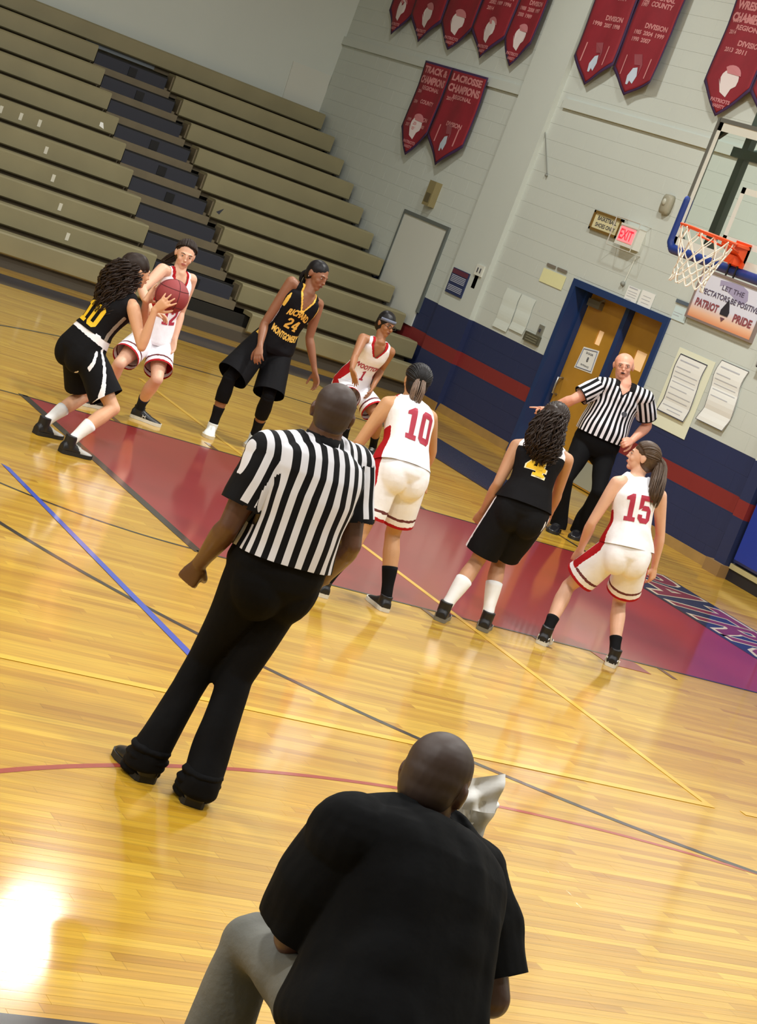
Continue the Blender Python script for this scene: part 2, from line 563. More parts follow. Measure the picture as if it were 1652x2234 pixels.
# the blocks that show best (beside and above the door) are single pieces, the rest one relief
near = sorted(range(len(blocks)), key=lambda i: (abs((blocks[i][0] + blocks[i][1]) / 2 - 5.9) / 3.2) ** 2 + ((blocks[i][2] - 2.3) / 1.55) ** 2)
near = set(near[:290])
bc = {}; q = B()
for i, (y0, y1, z0, z1) in enumerate(blocks):
    def blk(t, y0, y1, z0, z1):
        h = BJ / 2; e = 0.0012
        R0 = np.array([(XW + wall_m, y0 + h, z0 + h), (XW + wall_m, y1 - h, z0 + h), (XW + wall_m, y1 - h, z1 - h), (XW + wall_m, y0 + h, z1 - h)])
        R1 = R0 + V(-wall_m + 0.001, 0, 0)
        R2 = np.array([(XW, y0 + h + e, z0 + h + e), (XW, y1 - h - e, z0 + h + e), (XW, y1 - h - e, z1 - h - e), (XW, y0 + h + e, z1 - h - e)])
        t.loft([R0, R1, R2])
    if i in near:
        key = (round(y1 - y0, 3))
        if key not in bc:
            t = B(); blk(t, 0, y1 - y0, 0, z1 - z0)
            t.v = [v - V(XW, 0, 0) for v in t.v]
            me = t.mesh('block'); me.materials.append(M_WALL)
            bm = bmesh.new(); bm.from_mesh(me); bmesh.ops.recalc_face_normals(bm, faces=bm.faces); bm.to_mesh(me); bm.free()
            bc[key] = me
        o = bpy.data.objects.new('block', bc[key]); COL.objects.link(o); o.location = (XW, y0, z0); o.parent = end_wall
    else:
        blk(q, y0, y1, z0, z1)
o = q.build('block_relief', M_WALL, end_wall); o['kind'] = 'stuff'

# pilaster, ledges
b = B(); b.box((XW - 0.07, 9.02, 0), (XW + 0.02, 9.86, H_CEIL))
tag(b.build('trim_1', M_WALL), kind='structure')
b = B(); b.box((XW - 0.09, 9.0, 0), (XW - .07, 9.88, .10))
tag(b.build('trim_8', mat('base_wood', (150, 116, 62), 0.5, noise=0.08)), kind='structure')
b = B(); b.box((XW - 0.035, 2.0, 4.08), (XW + 0.01, 8.86, 4.20))
tag(b.build('trim_2', M_WALL), kind='structure')
b = B(); b.box((XW - 0.035, 9.86, 4.08), (XW + 0.01, YB, 4.20))
tag(b.build('trim_3', M_WALL), kind='structure')
# wooden base strip
M_BASE = mat('base_wood', (150, 116, 62), 0.5, noise=0.08)
for n_, (y0, y1, xx) in enumerate(((7.17 + .08, 15.0, XW - 0.018), (2.85, 5.3 - .08, XW - 0.018))):
    b = B()
    b.loft([np.array([(XW, y0, 0), (XW, y0, .10), (xx, y0, .10), (xx - 0.03, y0, 0)]),
            np.array([(XW, y1, 0), (XW, y1, .10), (xx, y1, .10), (xx - 0.03, y1, 0)])])
    tag(b.build('baseboard_right' if n_ == 0 else 'baseboard_right.001', M_BASE), kind='structure')

# other walls and ceiling
b = B(); b.box((fl_x0, YB, 0), (XW + 0.9, YB + 0.3, H_CEIL)); tag(b.build('wall_back', M_WALLP), kind='structure')
b = B(); b.box((fl_x0 - 0.3, fl_y0, 0), (fl_x0, YB + 0.3, H_CEIL)); tag(b.build('wall_left', M_WALLP), kind='structure')
b = B(); b.box((fl_x0, fl_y0 - 0.3, 0), (XW + 0.9, fl_y0, H_CEIL)); tag(b.build('wall_front', M_WALLP), kind='structure')
b = B(); b.box((fl_x0 - .3, fl_y0 - .3, H_CEIL), (XW + 1.2, YB + 0.3, H_CEIL + 0.2))
tag(b.build('ceiling', mat('ceiling_deck', (120, 118, 112), 0.8)), kind='structure')
# faint access hatch in the back wall above the seats
b = B()
h0 = ony(640, 133, YB); h1 = ony(722, 165, YB); h2 = ony(697, 246, YB); h3 = ony(615, 215, YB)
b.prism([h0, h1, h2, h3], V(0, -0.015, 0))
tag(b.build('wall_hatch', mat('hatch_paint', (200, 202, 192), 0.6)), 'flush painted hatch in the far corner above the top bleacher row', 'hatch')

# ------------------------------------------------------------------ ceiling lamps
for i, (x, y) in enumerate(LIGHT_SPOTS):
    t = empty('ceiling_lamp', 'round high-bay gym lamp hanging under the ceiling', 'lamp', (x, y, LIGHT_Z), 'high-bay lamps under the ceiling')
    if i == 0:
        q = B()
        q.loft([ell(V(0, 0, z), X1, Y1, r, r, 20, 2) for z, r in ((0.02, 0.36), (0.1, 0.34), (0.28, 0.2), (0.36, 0.12), (0.5, 0.1))])
        housing = q.mesh('lamp_housing'); housing.materials.append(mat('lamp_housing', (150, 152, 155), 0.35, 0.8))
    o = bpy.data.objects.new('housing', housing); COL.objects.link(o); o.parent = t
    ld = bpy.data.lights.new('lamp', 'AREA'); ld.shape = 'DISK'; ld.size = 0.66; ld.energy = LIGHT_W.get((x, y), 225.0 if y < 0 else 120.0); ld.color = LIGHT_COL
    lo = bpy.data.objects.new('lamp_light', ld); COL.objects.link(lo); lo.parent = t; lo.location = (0, 0, 0)


# ------------------------------------------------------------------ door pair in the end wall
M_OAK = mat('door_oak', (178, 130, 40), 0.4, coat=0.3, noise=0.1, nscale=3)
b = B()
b.box((XW - 0.03, DO1 - 0.012, 0), (XW + 0.30, DO1 + 0.07, DOZ + 0.07)); b.box((XW - 0.03, DO0 - 0.07, 0), (XW + 0.30, DO0 + 0.012, DOZ + 0.07))
b.box((XW - 0.03, DO0 + .013, DOZ - .012), (XW + 0.30, DO1 - .013, DOZ + 0.07)); b.box((XW + 0.15, DO1 - 0.05, 0), (XW + 0.27, DO1 - .013, DOZ - .013)); b.box((XW + 0.15, DO0 + .013, 0), (XW + 0.27, DO0 + 0.04, DOZ - .013))
fr = tag(b.build('door_1', M_FRAMEBLUE), kind='structure')
DM = (DO0 + DO1) / 2
b = B(); b.box((XD - 0.08, DM - 0.04, 0), (XD + 0.04, DM + 0.04, DOZ)); b.build('mullion', M_FRAMEBLUE, fr)
b = B(); b.box((XD + 0.3, DO0 - 0.3, 0), (XD + 0.34, DO1 + 0.3, DOZ + 0.3)); b.build('corridor_backing', mat('corridor_dark', (70, 66, 60), 0.8), fr)
M_GLASSW = mat('vision_pane', (236, 196, 146), 0.2, emit=0.35)
for s, (y0, y1) in ((0, (DM + 0.045, DO1 - 0.055)), (1, (DO0 + 0.045, DM - 0.045))):
    d = B()
    # vision light opening near the meeting stile
    vc = onx(*((1307, 737) if s == 0 else (1393, 787)), XD)
    vy0, vy1 = (vc[1] - .06, vc[1] + .06) if s == 0 else (vc[1] - .11, vc[1] + .11)
    vy0 = max(vy0, y0 + .03); vz0, vz1 = vc[2] - (.085 if s == 0 else .11), vc[2] + (.085 if s == 0 else .11)
    d.box((XD, y0, 0.01), (XD + 0.045, vy0, DOZ - 0.005)); d.box((XD, vy1, 0.01), (XD + 0.045, y1, DOZ - 0.005))
    d.box((XD, vy0, 0.01), (XD + 0.045, vy1, vz0)); d.box((XD, vy0, vz1), (XD + 0.045, vy1, DOZ - 0.005))
    lf = d.build('door_leaf', M_OAK, fr)
    q = B(); q.box((XD + 0.018, vy0, vz0), (XD + 0.026, vy1, vz1)); q.build('vision_pane', M_GLASSW, lf)
    q = B(); q.box((XD - 0.004, y0 + 0.03, 0.03), (XD, y1 - 0.03, 0.32)); q.build('kick_plate', mat('kick_plate', (196, 206, 200), 0.35, 0.6), lf)
hy = onx(1212, 832, XD - 0.06)
q = B(); q.tube([V(XD, DO1 - 0.13, 1.06), V(XD - 0.07, DO1 - 0.13, 1.05), V(XD - 0.08, DO1 - 0.14, 0.98), V(XD - 0.07, DO1 - 0.13, 0.86), V(XD, DO1 - 0.13, 0.85)], 0.014, 8)
q.build('door_handle', mat('steel', (180, 182, 184), 0.3, 0.9), fr, True)
q = B(); q.box((XD - 0.06, DO1 - 0.36, DOZ - 0.17), (XD, DO1 - 0.10, DOZ - 0.08)); q.tube([V(XD - 0.03, DO1 - 0.3, DOZ - 0.08), V(XD - 0.16, DO1 - 0.55, DOZ - 0.04)], 0.012, 6)
q.build('door_closer', mat('closer_grey', (120, 112, 90), 0.4, 0.4), fr)

# recessed white door panel by the bleachers
b = B()
pan = [onx(u, v, XW) for u, v in ((890, 463), (979, 502), (903, 690), (831, 607))]
y0, y1, z1 = 10.40, 11.62, 2.14
b.box((XW - 0.03, y0 - 0.05, 1.0), (XW + 0.01, y0, z1 + 0.05)); b.box((XW - 0.03, y1, 0.9), (XW + 0.01, y1 + 0.03, z1 + 0.05)); b.box((XW - 0.03, y0, z1), (XW + 0.01, y1, z1 + 0.05))
fr2 = tag(b.build('door_2', mat('door_frame_grey', (96, 102, 98), 0.5)), kind='structure')
q = B(); q.box((XW - 0.018, y0, 0.80), (XW + 0.01, y1, z1)); q.build('door_leaf', mat('door_white', (206, 208, 198), 0.45), fr2)


# ------------------------------------------------------------------ wall fittings
def wall_plate(name, label, cat, px, m, th=0.02, X=XW, group=None, parent=None, gap=0.0):
    """flat thing fixed on the end wall, corners sighted on the wall plane and squared up"""
    P = [onx(u, v, X) for u, v in px]
    q = B(); q.prism([p - V(gap, 0, 0) for p in P], V(-th, 0, 0))
    o = q.build(name, m, parent)
    if label: tag(o, label, cat, group)
    return o, P


def rect_frame(P):
    """centre, right, up, width, height of a wall rectangle whose corners run TL TR BR BL"""
    c = sum(P) / 4
    w = (np.linalg.norm(P[1] - P[0]) + np.linalg.norm(P[2] - P[3])) / 2
    h = (np.linalg.norm(P[3] - P[0]) + np.linalg.norm(P[2] - P[1])) / 2
    return c, -Y1, Z1, w, h


def rect(cy, cz, w, h, X=XW):
    """TL TR BR BL as seen from the court"""
    return [V(X, cy + w / 2, cz + h / 2), V(X, cy - w / 2, cz + h / 2), V(X, cy - w / 2, cz - h / 2), V(X, cy + w / 2, cz - h / 2)]


def plate(name, cy, cz, w, h, m, th=0.02, X=XW, parent=None, round_=0):
    q = B(); q.prism(rect(cy, cz, w, h, X), V(-th, 0, 0)); return q.build(name, m, parent)


def px_rect(*px):
    P = [onx(u, v, XW) for u, v in px]
    ys = [p[1] for p in P]; zs = [p[2] for p in P]
    n = len(P)
    y1 = (sorted(ys)[-1] + sorted(ys)[-2]) / 2; y0 = (sorted(ys)[0] + sorted(ys)[1]) / 2
    z1 = (sorted(zs)[-1] + sorted(zs)[-2]) / 2; z0 = (sorted(zs)[0] + sorted(zs)[1]) / 2
    return (y0 + y1) / 2, (z0 + z1) / 2, y1 - y0, z1 - z0


# conduit with alarm box
cy = onx(1056, 585, XW)[1]
t = empty('conduit', 'white vertical conduit running down the pilaster edge to a small box', 'conduit', (XW - 0.04, cy, 1.9))
q = B(); q.tube([V(0, 0, 0), V(0, 0, H_CEIL - 1.9)], 0.022, 8); q.build('pipe', mat('conduit_paint', (182, 184, 168), .5), t, True)  # white pipes coloured darker to stand in for their shadow lines
q = B(); q.tube([V(0.0, -0.09, 0), V(0, -0.09, H_CEIL - 1.9)], 0.012, 8); q.build('pipe', mat('conduit_paint', (182, 184, 168), .5), t, True)
t = empty('alarm_box', 'white wall box with a small grey strobe below the vertical conduit', 'alarm', (XW, cy - 0.05, 1.82))
q = B(); q.box((-0.09, -0.09, -0.05), (0, 0.09, 0.09)); q.build('box', M_WHITE, t)
q = B(); q.box((-0.07, -0.02, -0.22), (0, 0.07, -0.05)); q.build('strobe', mat('strobe_grey', (128, 122, 108), 0.5), t)
q = B(); q.box((-0.095, -0.05, -0.01), (-0.09, -0.03, 0.05)); q.box((-0.095, 0.02, -0.01), (-0.09, 0.04, 0.05)); q.build('slot', M_INK, t)

# speaker / horn
cy, cz, w, h = px_rect((943, 405), (962, 403), (937, 445), (950, 448))
t = empty('wall_speaker', 'tan vertical box on the wall above the white door panel', 'box', (XW, cy - 0.02, cz))
q = B(); q.box((-0.1, -0.09, -0.17), (0, 0.09, 0.17)); q.build('housing', mat('tan_metal', (136, 124, 84), 0.5), t)
q = B(); q.box((-0.106, -0.06, -0.12), (-0.1, 0.06, 0.0)); q.build('grille', mat('tan_dark', (92, 84, 58), 0.5), t)
cy, cz, w, h = px_rect((1450, 434), (1474, 438), (1464, 462), (1448, 458))
t = empty('alarm_horn', 'small grey rounded horn high on the wall left of the backboard', 'horn', (XW, cy, cz))
q = B(); q.loft([ell(V(x, 0, 0), Y1, Z1, ww, hh, 16, 4) for x, ww, hh in ((0, .09, .12), (-.05, .085, .115), (-.07, .06, .09))]); q.build('housing', mat('horn_grey', (150, 146, 126), 0.5), t, True)
q = B(); q.sphere(V(-.075, 0, .02), (.02, .03, .04)); q.build('lens', mat('horn_light', (176, 176, 160), 0.3), t, True)

# framed notice
cy, cz, w, h = px_rect((1304, 460), (1363, 482), (1346, 520), (1290, 499))
t = empty('framed_sign', 'small gold-framed cream sign left of the lit exit sign', 'sign', (XW, cy, cz))
w, h = 0.60, 0.235
q = B()
for (a, c_, d, e) in ((-w / 2, w / 2, h / 2 - .03, h / 2), (-w / 2, w / 2, -h / 2, -h / 2 + .03), (-w / 2, -w / 2 + .03, -h / 2, h / 2), (w / 2 - .03, w / 2, -h / 2, h / 2)):
    q.box((-0.035, a, d), (0, c_, e))
q.build('frame', mat('gold_frame', (128, 98, 44), 0.4, 0.3), t)
q = B(); q.box((-0.018, -w / 2 + .03, -h / 2 + .03), (0, w / 2 - .03, h / 2 - .03)); q.build('panel', mat('cream_card', (212, 204, 160), 0.7), t)
q = B(); text_on(q, 'BASKETBALL', V(-.02, 0, .042), -Y1, Z1, .40, .05, .02); q.build('lettering', M_INK, t); q = B(); text_on(q, 'SHOES ONLY', V(-.02, 0, -.038), -Y1, Z1, .42, .05, .02); q.build('lettering', M_INK, t)

# exit sign
cy, cz, w, h = px_rect((1370, 500), (1400, 503), (1396, 541), (1366, 533))
t = empty('exit_sign', 'white exit sign with glowing red letters above the doors', 'sign', (XW, cy, cz))
q = B(); q.box((-0.10, -0.19, -0.13), (0, 0.19, 0.12)); q.build('case', mat('sign_case', (214, 214, 204), 0.5), t)
q = B(); q.box((-0.106, -0.14, -0.085), (-0.1, 0.16, 0.085)); q.build('red_face', mat('exit_red_face', (255, 120, 124), 0.5, emit=0.9), t)
q = B(); text_on(q, 'EXIT', V(-.108, 0.01, 0), -Y1, Z1, .26, .12, .02); q.build('lettering', mat('exit_red', (214, 40, 58), 0.5, emit=0.8), t)
q = B()
for yy in (-0.25, 0.24):
    q.tube([V(0, yy, .17), V(-.16, yy, .17), V(-.16, yy, -.17), V(0, yy, -.17)], 0.006, 5)
for zz in (-0.17, 0.17): q.tube([V(-.16, -.25, zz), V(-.16, .24, zz)], 0.006, 5)
q.build('guard', mat('guard_wire', (190, 190, 180), 0.5), t)
# thermostat lead
p0 = onx(1192, 285, XW); p1 = onx(1196, 380, XW)
t = empty('pull_rod', 'thin hanging rod with a small hook on the white wall right of the pilaster', 'rod', (XW - .02, p1[1], p1[2]))
q = B(); q.tube([V(0, 0, 0), V(0, p0[1] - p1[1], p0[2] - p1[2])], 0.007, 6); q.sphere(V(0, 0, -.02), .02, 8, 6); q.build('rod', mat('rod_grey', (128, 130, 122), 0.5), t)
p0 = onx(1362, 620, XW)
t = empty('wall_sensor', 'tiny grey sensor on the wall under the exit sign', 'sensor', tuple(p0))
q = B(); q.sphere(V(-.02, 0, 0), .03, 10, 6); q.build('body', mat('rod_grey', (128, 130, 122)), t)
q = B(); q.tube([V(-.01, 0, .02), V(-.01, -.03, .33)], .006, 5); q.build('lead', M_WHITE, t)


def notice(label, px, m=M_PAPER, lines=(), name='paper_notice', cat='paper', curl=0.0, group=None, border=None, thick=0.003, th=0.006):
    """paper sheet on the end wall with printed lines"""
    cy, cz, w, h = px if isinstance(px[0], float) else px_rect(*px)
    t = empty(name, label, cat, (XW, cy, cz), group)
    n = 14; rows = []
    for k in range(n + 1):
        s = k / n
        off = th + curl * abs(math.sin(s * math.pi * 2.5)) * (0.3 + s * 0.7)
        side = 0.04 * curl / 0.03 * math.sin(s * math.pi * 2.2) if curl else 0
        z = h / 2 - s * h
        rows.append((off, side, z))
    q = B()
    for (o1, s1, z1), (o2, s2, z2) in zip(rows[:-1], rows[1:]): pass
    f = [V(-o, w / 2 + s, z) for o, s, z in rows]; g = [V(-o, -w / 2 + s, z) for o, s, z in rows]
    vs = f + g + [p + V(-thick, 0, 0) for p in f] + [p + V(-thick, 0, 0) for p in g]
    N = n + 1; fs = []
    for k in range(n):
        fs += [(k, k + 1, N + k + 1, N + k), (2 * N + k, 3 * N + k, 3 * N + k + 1, 2 * N + k + 1), (k, 2 * N + k, 2 * N + k + 1, k + 1), (N + k, N + k + 1, 3 * N + k + 1, 3 * N + k)]
    fs += [(0, N, 3 * N, 2 * N), (n, 2 * N + n, 3 * N + n, N + n)]
    q.add(vs, fs)
    q.build('sheet', m, t, False)

    def surf(a, z):
        s = (h / 2 - z) / h; k = min(n - 1, max(0, int(s * n))); fr_ = s * n - k
        o = rows[k][0] * (1 - fr_) + rows[k + 1][0] * fr_; sd = rows[k][1] * (1 - fr_) + rows[k + 1][1] * fr_
        return V(-o - thick - 0.0015, a + sd, z)
    if lines:
        q = B()
        for (a0, a1, z, hh) in lines:     # as fractions of the sheet
            za, zb = (z - hh / 2) * h, (z + hh / 2) * h
            q.add([surf(-a0 * w, za), surf(-a1 * w, za), surf(-a1 * w, zb), surf(-a0 * w, zb)], [(0, 1, 2, 3)])
        q.build('print', mat('print_grey', (178, 180, 186), 0.8), t)
    if border:
        q = B(); bw = border
        for k in range(n):
            for e, s_ in ((w / 2, 1), (-w / 2, -1)):
                a0, a1 = e, e - s_ * bw
                zt, zb = rows[k][2], rows[k + 1][2]
                q.add([surf(a0, zt), surf(a1, zt), surf(a1, zb), surf(a0, zb)], [(0, 1, 2, 3)])
        for zt, zb in ((h / 2, h / 2 - bw), (-h / 2 + bw, -h / 2)):
            q.add([surf(w / 2, zt), surf(-w / 2, zt), surf(-w / 2, zb), surf(w / 2, zb)], [(0, 1, 2, 3)])
        q.build('border', mat('border_dark', (66, 66, 78), 0.7), t)
    return t


TXT = [(-.4, .3, .40, .02), (-.42, .1, .28, .015), (-.42, .4, .2, .012), (-.42, .38, .12, .012), (-.42, .4, .04, .012), (-.42, .2, -.06, .014), (-.42, .4, -.16, .012), (-.42, .35, -.24, .012), (-.42, .3, -.36, .014), (-.2, .3, -.42, .012)]
notice('blank cream backing sheet hanging over the blue band behind the framed wall poster', px_rect((1478, 755), (1562, 790), (1497, 955), (1422, 930)), mat('cream_paper', (222, 224, 200), 0.8), name='backing_sheet', th=0.004)
notice('long white printed poster with dark border, left of two beside the doors', px_rect((1491, 772), (1549, 799), (1493, 924), (1436, 893)), lines=TXT, curl=0.012, border=0.012, name='wall_poster', cat='poster', th=0.012)
notice('long white rippled poster, right of two beside the doors', px_rect((1577, 785), (1637, 812), (1582, 942), (1524, 917)), lines=TXT[:6], curl=0.022, border=0.006, name='wall_poster', cat='poster', th=0.006)
notice('clear sheet of paper, left of the pair left of the blue door frame', px_rect((1100, 622), (1133, 640), (1112, 728), (1086, 716)), mat('sleeve_paper', (214, 222, 214), 0.25), name='paper_notice', curl=0.008)
notice('clear sheet of paper, right of the pair left of the blue door frame', px_rect((1135, 640), (1166, 652), (1148, 732), (1118, 722)), mat('sleeve_paper', (214, 222, 214), 0.25), name='paper_notice', curl=0.008)
t = notice('pale yellow paper with grey heading above left of the doors', px_rect((1186, 585), (1236, 602), (1228, 632), (1178, 616)), mat('yellow_paper', (222, 220, 168), 0.8), name='paper_notice')
q = B(); q.box((-.014, .02, .12), (-.010, .22, .155)); q.box((-.014, -.24, .12), (-.010, -.02, .155)); q.build('heading', mat('head_grey', (120, 112, 100)), t)
notice('white letter pinned above the right door, left one', px_rect((1372, 622), (1398, 632), (1388, 668), (1362, 658)), lines=[(-.4, .3, .42, .07), (-.4, .35, .2, .03), (-.4, .35, .05, .03), (-.4, .35, -.1, .03), (-.4, .1, -.3, .03)])
notice('white letter pinned above the right door, right one', px_rect((1402, 632), (1430, 642), (1420, 680), (1392, 668)), lines=[(-.3, .3, .2, .03), (-.35, .3, .0, .03), (-.3, .3, -.2, .03)])
t = notice('pale blue paper with dark heading between doors and orange sign', px_rect((1474, 668), (1503, 676), (1496, 706), (1466, 696)), mat('blue_paper', (196, 214, 214), 0.8), lines=[(-.45, .2, .05, .04), (-.45, .0, -.15, .05)])
q = B(); q.box((-.014, -.15, .11), (-.010, .15, .15)); q.build('heading', mat('head_dark', (86, 98, 110)), t)

# navy notice board
t = empty('notice_board', 'small navy board with maroon top and white lines of text', 'board', (XW, 9.58, 1.585))
w, h = 0.42, 0.33
q = B(); q.box((-.09, -w / 2, -h / 2), (-.071, w / 2, h / 2)); q.build('panel', mat('board_navy', (36, 48, 88), 0.4), t)
q = B(); q.box((-.093, -w / 2 + .01, h / 2 - .07), (-.09, w / 2 - .01, h / 2 - .01)); q.build('top_band', mat('board_maroon', (96, 42, 62), 0.4), t)
q = B()
for z in (.075, .055, .035, .015, -.005, -.06, -.08, -.1, -.12): q.box((-.093, -w / 2 + .03, z - .005), (-.09, w / 2 - .03, z + .005))
q.build('lettering', mat('board_text', (176, 180, 196), 0.6), t)
# brass plaque and switch
t = empty('wall_plaque', 'dark grey-brown plaque low on the white wall left of the doors', 'plaque', (XW, 7.62, 1.345))
q = B(); q.box((-.03, -.17, -.055), (0, .17, .06)); q.build('plate', mat('plaque_brown', (82, 80, 64), 0.5, noise=.2, nscale=30), t)
q = B()
for z in (.03, .0, -.03): q.box((-.033, -.13, z - .006), (-.03, .12, z + .006))
q.build('lettering', mat('plaque_text', (120, 118, 96)), t)
t = empty('switch_plate', 'small grey switch plate just above the dark plaque', 'switch', (XW, 7.52, 1.475))
q = B(); q.box((-.015, -.055, -.07), (0, .055, .07)); q.build('plate', mat('switch_grey', (138, 138, 126), 0.4, .3), t)
q = B(); q.box((-.028, -.015, -.02), (-.015, .015, .02)); q.build('toggle', M_INK, t)
# white poster on the left door leaf
dy = onx(1283, 785, XD)
t = empty('door_notice', 'white bordered notice with a big 8 taped on the left wooden door', 'notice', (XD, dy[1], dy[2]))
q = B(); q.prism([V(0, .17, .12), V(0, -.15, .15), V(0, -.17, -.13), V(0, .20, -.15)], V(-.004, 0, 0)); q.build('sheet', M_PAPER, t)
q = B()
for a, c_ in (((.15, .10), (-.13, .13)), ((-.13, .13), (-.15, -.11)), ((-.15, -.11), (.17, -.13)), ((.17, -.13), (.15, .10))):
    q.tube([V(-.006, *a), V(-.006, *c_)], .005, 4)
q.build('border', mat('notice_blue', (120, 130, 160)), t)
q = B(); text_on(q, 'DOOR', V(-.006, 0, .07), -Y1, Z1, .15, .025, .02); q.build('lettering', M_INK, t); q = B(); text_on(q, '8', V(-.006, 0, .0), -Y1, Z1, None, .06, .03); q.build('lettering', M_INK, t); q = B(); text_on(q, 'ENTRANCE', V(-.006, 0.01, -.08), -Y1, Z1, .17, .02, .01); q.build('lettering', M_INK, t)

# orange pride sign
t = empty('pride_sign', 'white and orange sign with spectator message under the backboard', 'sign', (XW, 0, 0))
sg = rect(4.16, 2.52, 1.42, 0.62)
cy0, cz0 = 4.13, 2.565
pA = onx(1503, 690, XW); pB = onx(1642, 742, XW); pC = onx(1528, 612, XW)
y1_, y0_, z0_, z1_ = pA[1], pB[1], (pA[2] + pB[2]) / 2, pC[2] + 0.12
m = bpy.data.materials.new('sign_print'); m.use_nodes = True
nt = m.node_tree; g = nt.nodes.new('ShaderNodeNewGeometry'); sp = nt.nodes.new('ShaderNodeSeparateXYZ'); nt.links.new(g.outputs[0], sp.inputs[0])
mr = nt.nodes.new('ShaderNodeMapRange'); mr.inputs[1].default_value = z0_; mr.inputs[2].default_value = z1_; nt.links.new(sp.outputs[2], mr.inputs[0])
rp = nt.nodes.new('ShaderNodeValToRGB'); nt.links.new(mr.outputs[0], rp.inputs[0]); e = rp.color_ramp.elements
e[0].color = lin((220, 142, 96)); e[1].color = lin((214, 214, 226)); e[1].position = 0.36; q_ = e.new(.14); q_.color = lin((232, 184, 150))
nt.links.new(rp.outputs[0], nt.nodes['Principled BSDF'].inputs['Base Color']); nt.nodes['Principled BSDF'].inputs['Roughness'].default_value = .5
q = B(); q.box((-.03, y0_, z0_), (-.005, y1_, z1_)); q.build('panel', m, t)
q = B()
for (a, c_, d, e_) in ((y0_ - .02, y1_ + .02, z0_ - .025, z0_), (y0_ - .02, y1_ + .02, z1_, z1_ + .025), (y0_ - .02, y0_, z0_, z1_), (y1_, y1_ + .02, z0_, z1_)): q.box((-.045, a, d), (0, c_, e_))
q.build('frame', mat('sign_frame', (150, 132, 126), 0.4, .3), t)
ym = (y0_ + y1_) / 2; W_ = y1_ - y0_; Hh = z1_ - z0_
q = B(); text_on(q, 'LET THE', V(-.034, ym - .02, z0_ + Hh * .80), -Y1, Z1, W_ * .34, Hh * .10, .01); q.build('lettering', mat('sign_text', (84, 74, 96)), t); q = B()
text_on(q, 'SPECTATORS BE POSITIVE', V(-.034, ym, z0_ + Hh * .60), -Y1, Z1, W_ * .92, Hh * .12, .02); q.build('lettering', mat('sign_text', (84, 74, 96)), t)
q = B(); text_on(q, 'PATRIOT', V(-.034, ym + W_ * .27, z0_ + Hh * .34), -Y1, Z1, W_ * .36, Hh * .17, .04); q.build('lettering', mat('sign_text_red', (140, 72, 78)), t); q = B(); text_on(q, 'PRIDE', V(-.034, ym - W_ * .30, z0_ + Hh * .30), -Y1, Z1, W_ * .28, Hh * .17, .04); q.build('lettering', mat('sign_text_red', (140, 72, 78)), t)
q = B()
c_ = V(-.034, ym - W_ * .015, z0_ + Hh * .36)
q.prism([c_ + V(0, a, z) for a, z in ((0, .13), (.075, .0), (.07, -.05), (-.07, -.05), (-.075, 0))], V(-.002, 0, 0)); q.build('emblem', mat('emblem_black', (40, 36, 46)), t)
q = B(); q.prism([c_ + V(0, .04, -.075), c_ + V(0, -.04, -.075), c_ + V(0, 0, -.12)], V(-.002, 0, 0)); q.build('emblem', mat('emblem_brown', (110, 70, 80)), t)
q = B()
q.prism([V(-.0305, ym + W_ * a, z0_ + Hh * z) for a, z in ((.22, .93), (.20, .80), (.13, .86), (.06, .74), (-.02, .70), (-.12, .62), (-.22, .60), (-.26, .72), (-.22, .90), (-.12, .97), (.05, .96))], V(-.001, 0, 0))
q.build('silhouette', mat('sign_mauve', (160, 152, 180)), t)

# wall pads right of the doors
t = empty('wall_pad', 'bright blue wall pad at the right edge of the picture', 'pad', (XW, 0, 0))
for k in range(3):
    y1_ = 2.70 - k * 0.92
    q = B(); q.loft([np.array([(x, y1_ - .90 + e, .20 + e), (x, y1_ - e, .20 + e), (x, y1_ - e, 1.95 - e), (x, y1_ - .90 + e, 1.95 - e)]) for x, e in ((0, 0), (-.05, 0), (-.075, .03))])
    q.build('pad_panel', mat('pad_blue', (26, 52, 150), 0.4, bump=.1), t)
t = tag(B().box((XW - .05, -3.0, .12), (XW, 2.72, .175)).build('trim_4', mat('tan_rail', (176, 166, 122), .5)), kind='structure')
t = tag(B().box((XW - .04, -3.0, .0), (XW, 2.72, .115)).build('trim_5', mat('rail_dark', (26, 26, 34), .5)), kind='structure')
t = tag(B().box((XW - .10, 2.74, 0.0), (XW, 2.92, 3.0)).build('trim_6', M_WALL), kind='structure')
t = tag(B().box((XW - .16, 2.72, 0.0), (XW - .0, 2.98, 0.13)).build('trim_7', mat('base_brown', (142, 112, 72), .5)), kind='structure')

# ------------------------------------------------------------------ banners
M_BAN = mat('banner_red', (132, 24, 38), 0.75, noise=.08, nscale=5)
M_BANEDGE = mat('banner_navy_edge', (58, 34, 74), 0.75)
M_BANTXT = mat('banner_print', (196, 128, 128), 0.75)
M_BANTXT2 = mat('banner_print_pale', (196, 202, 216), 0.75)


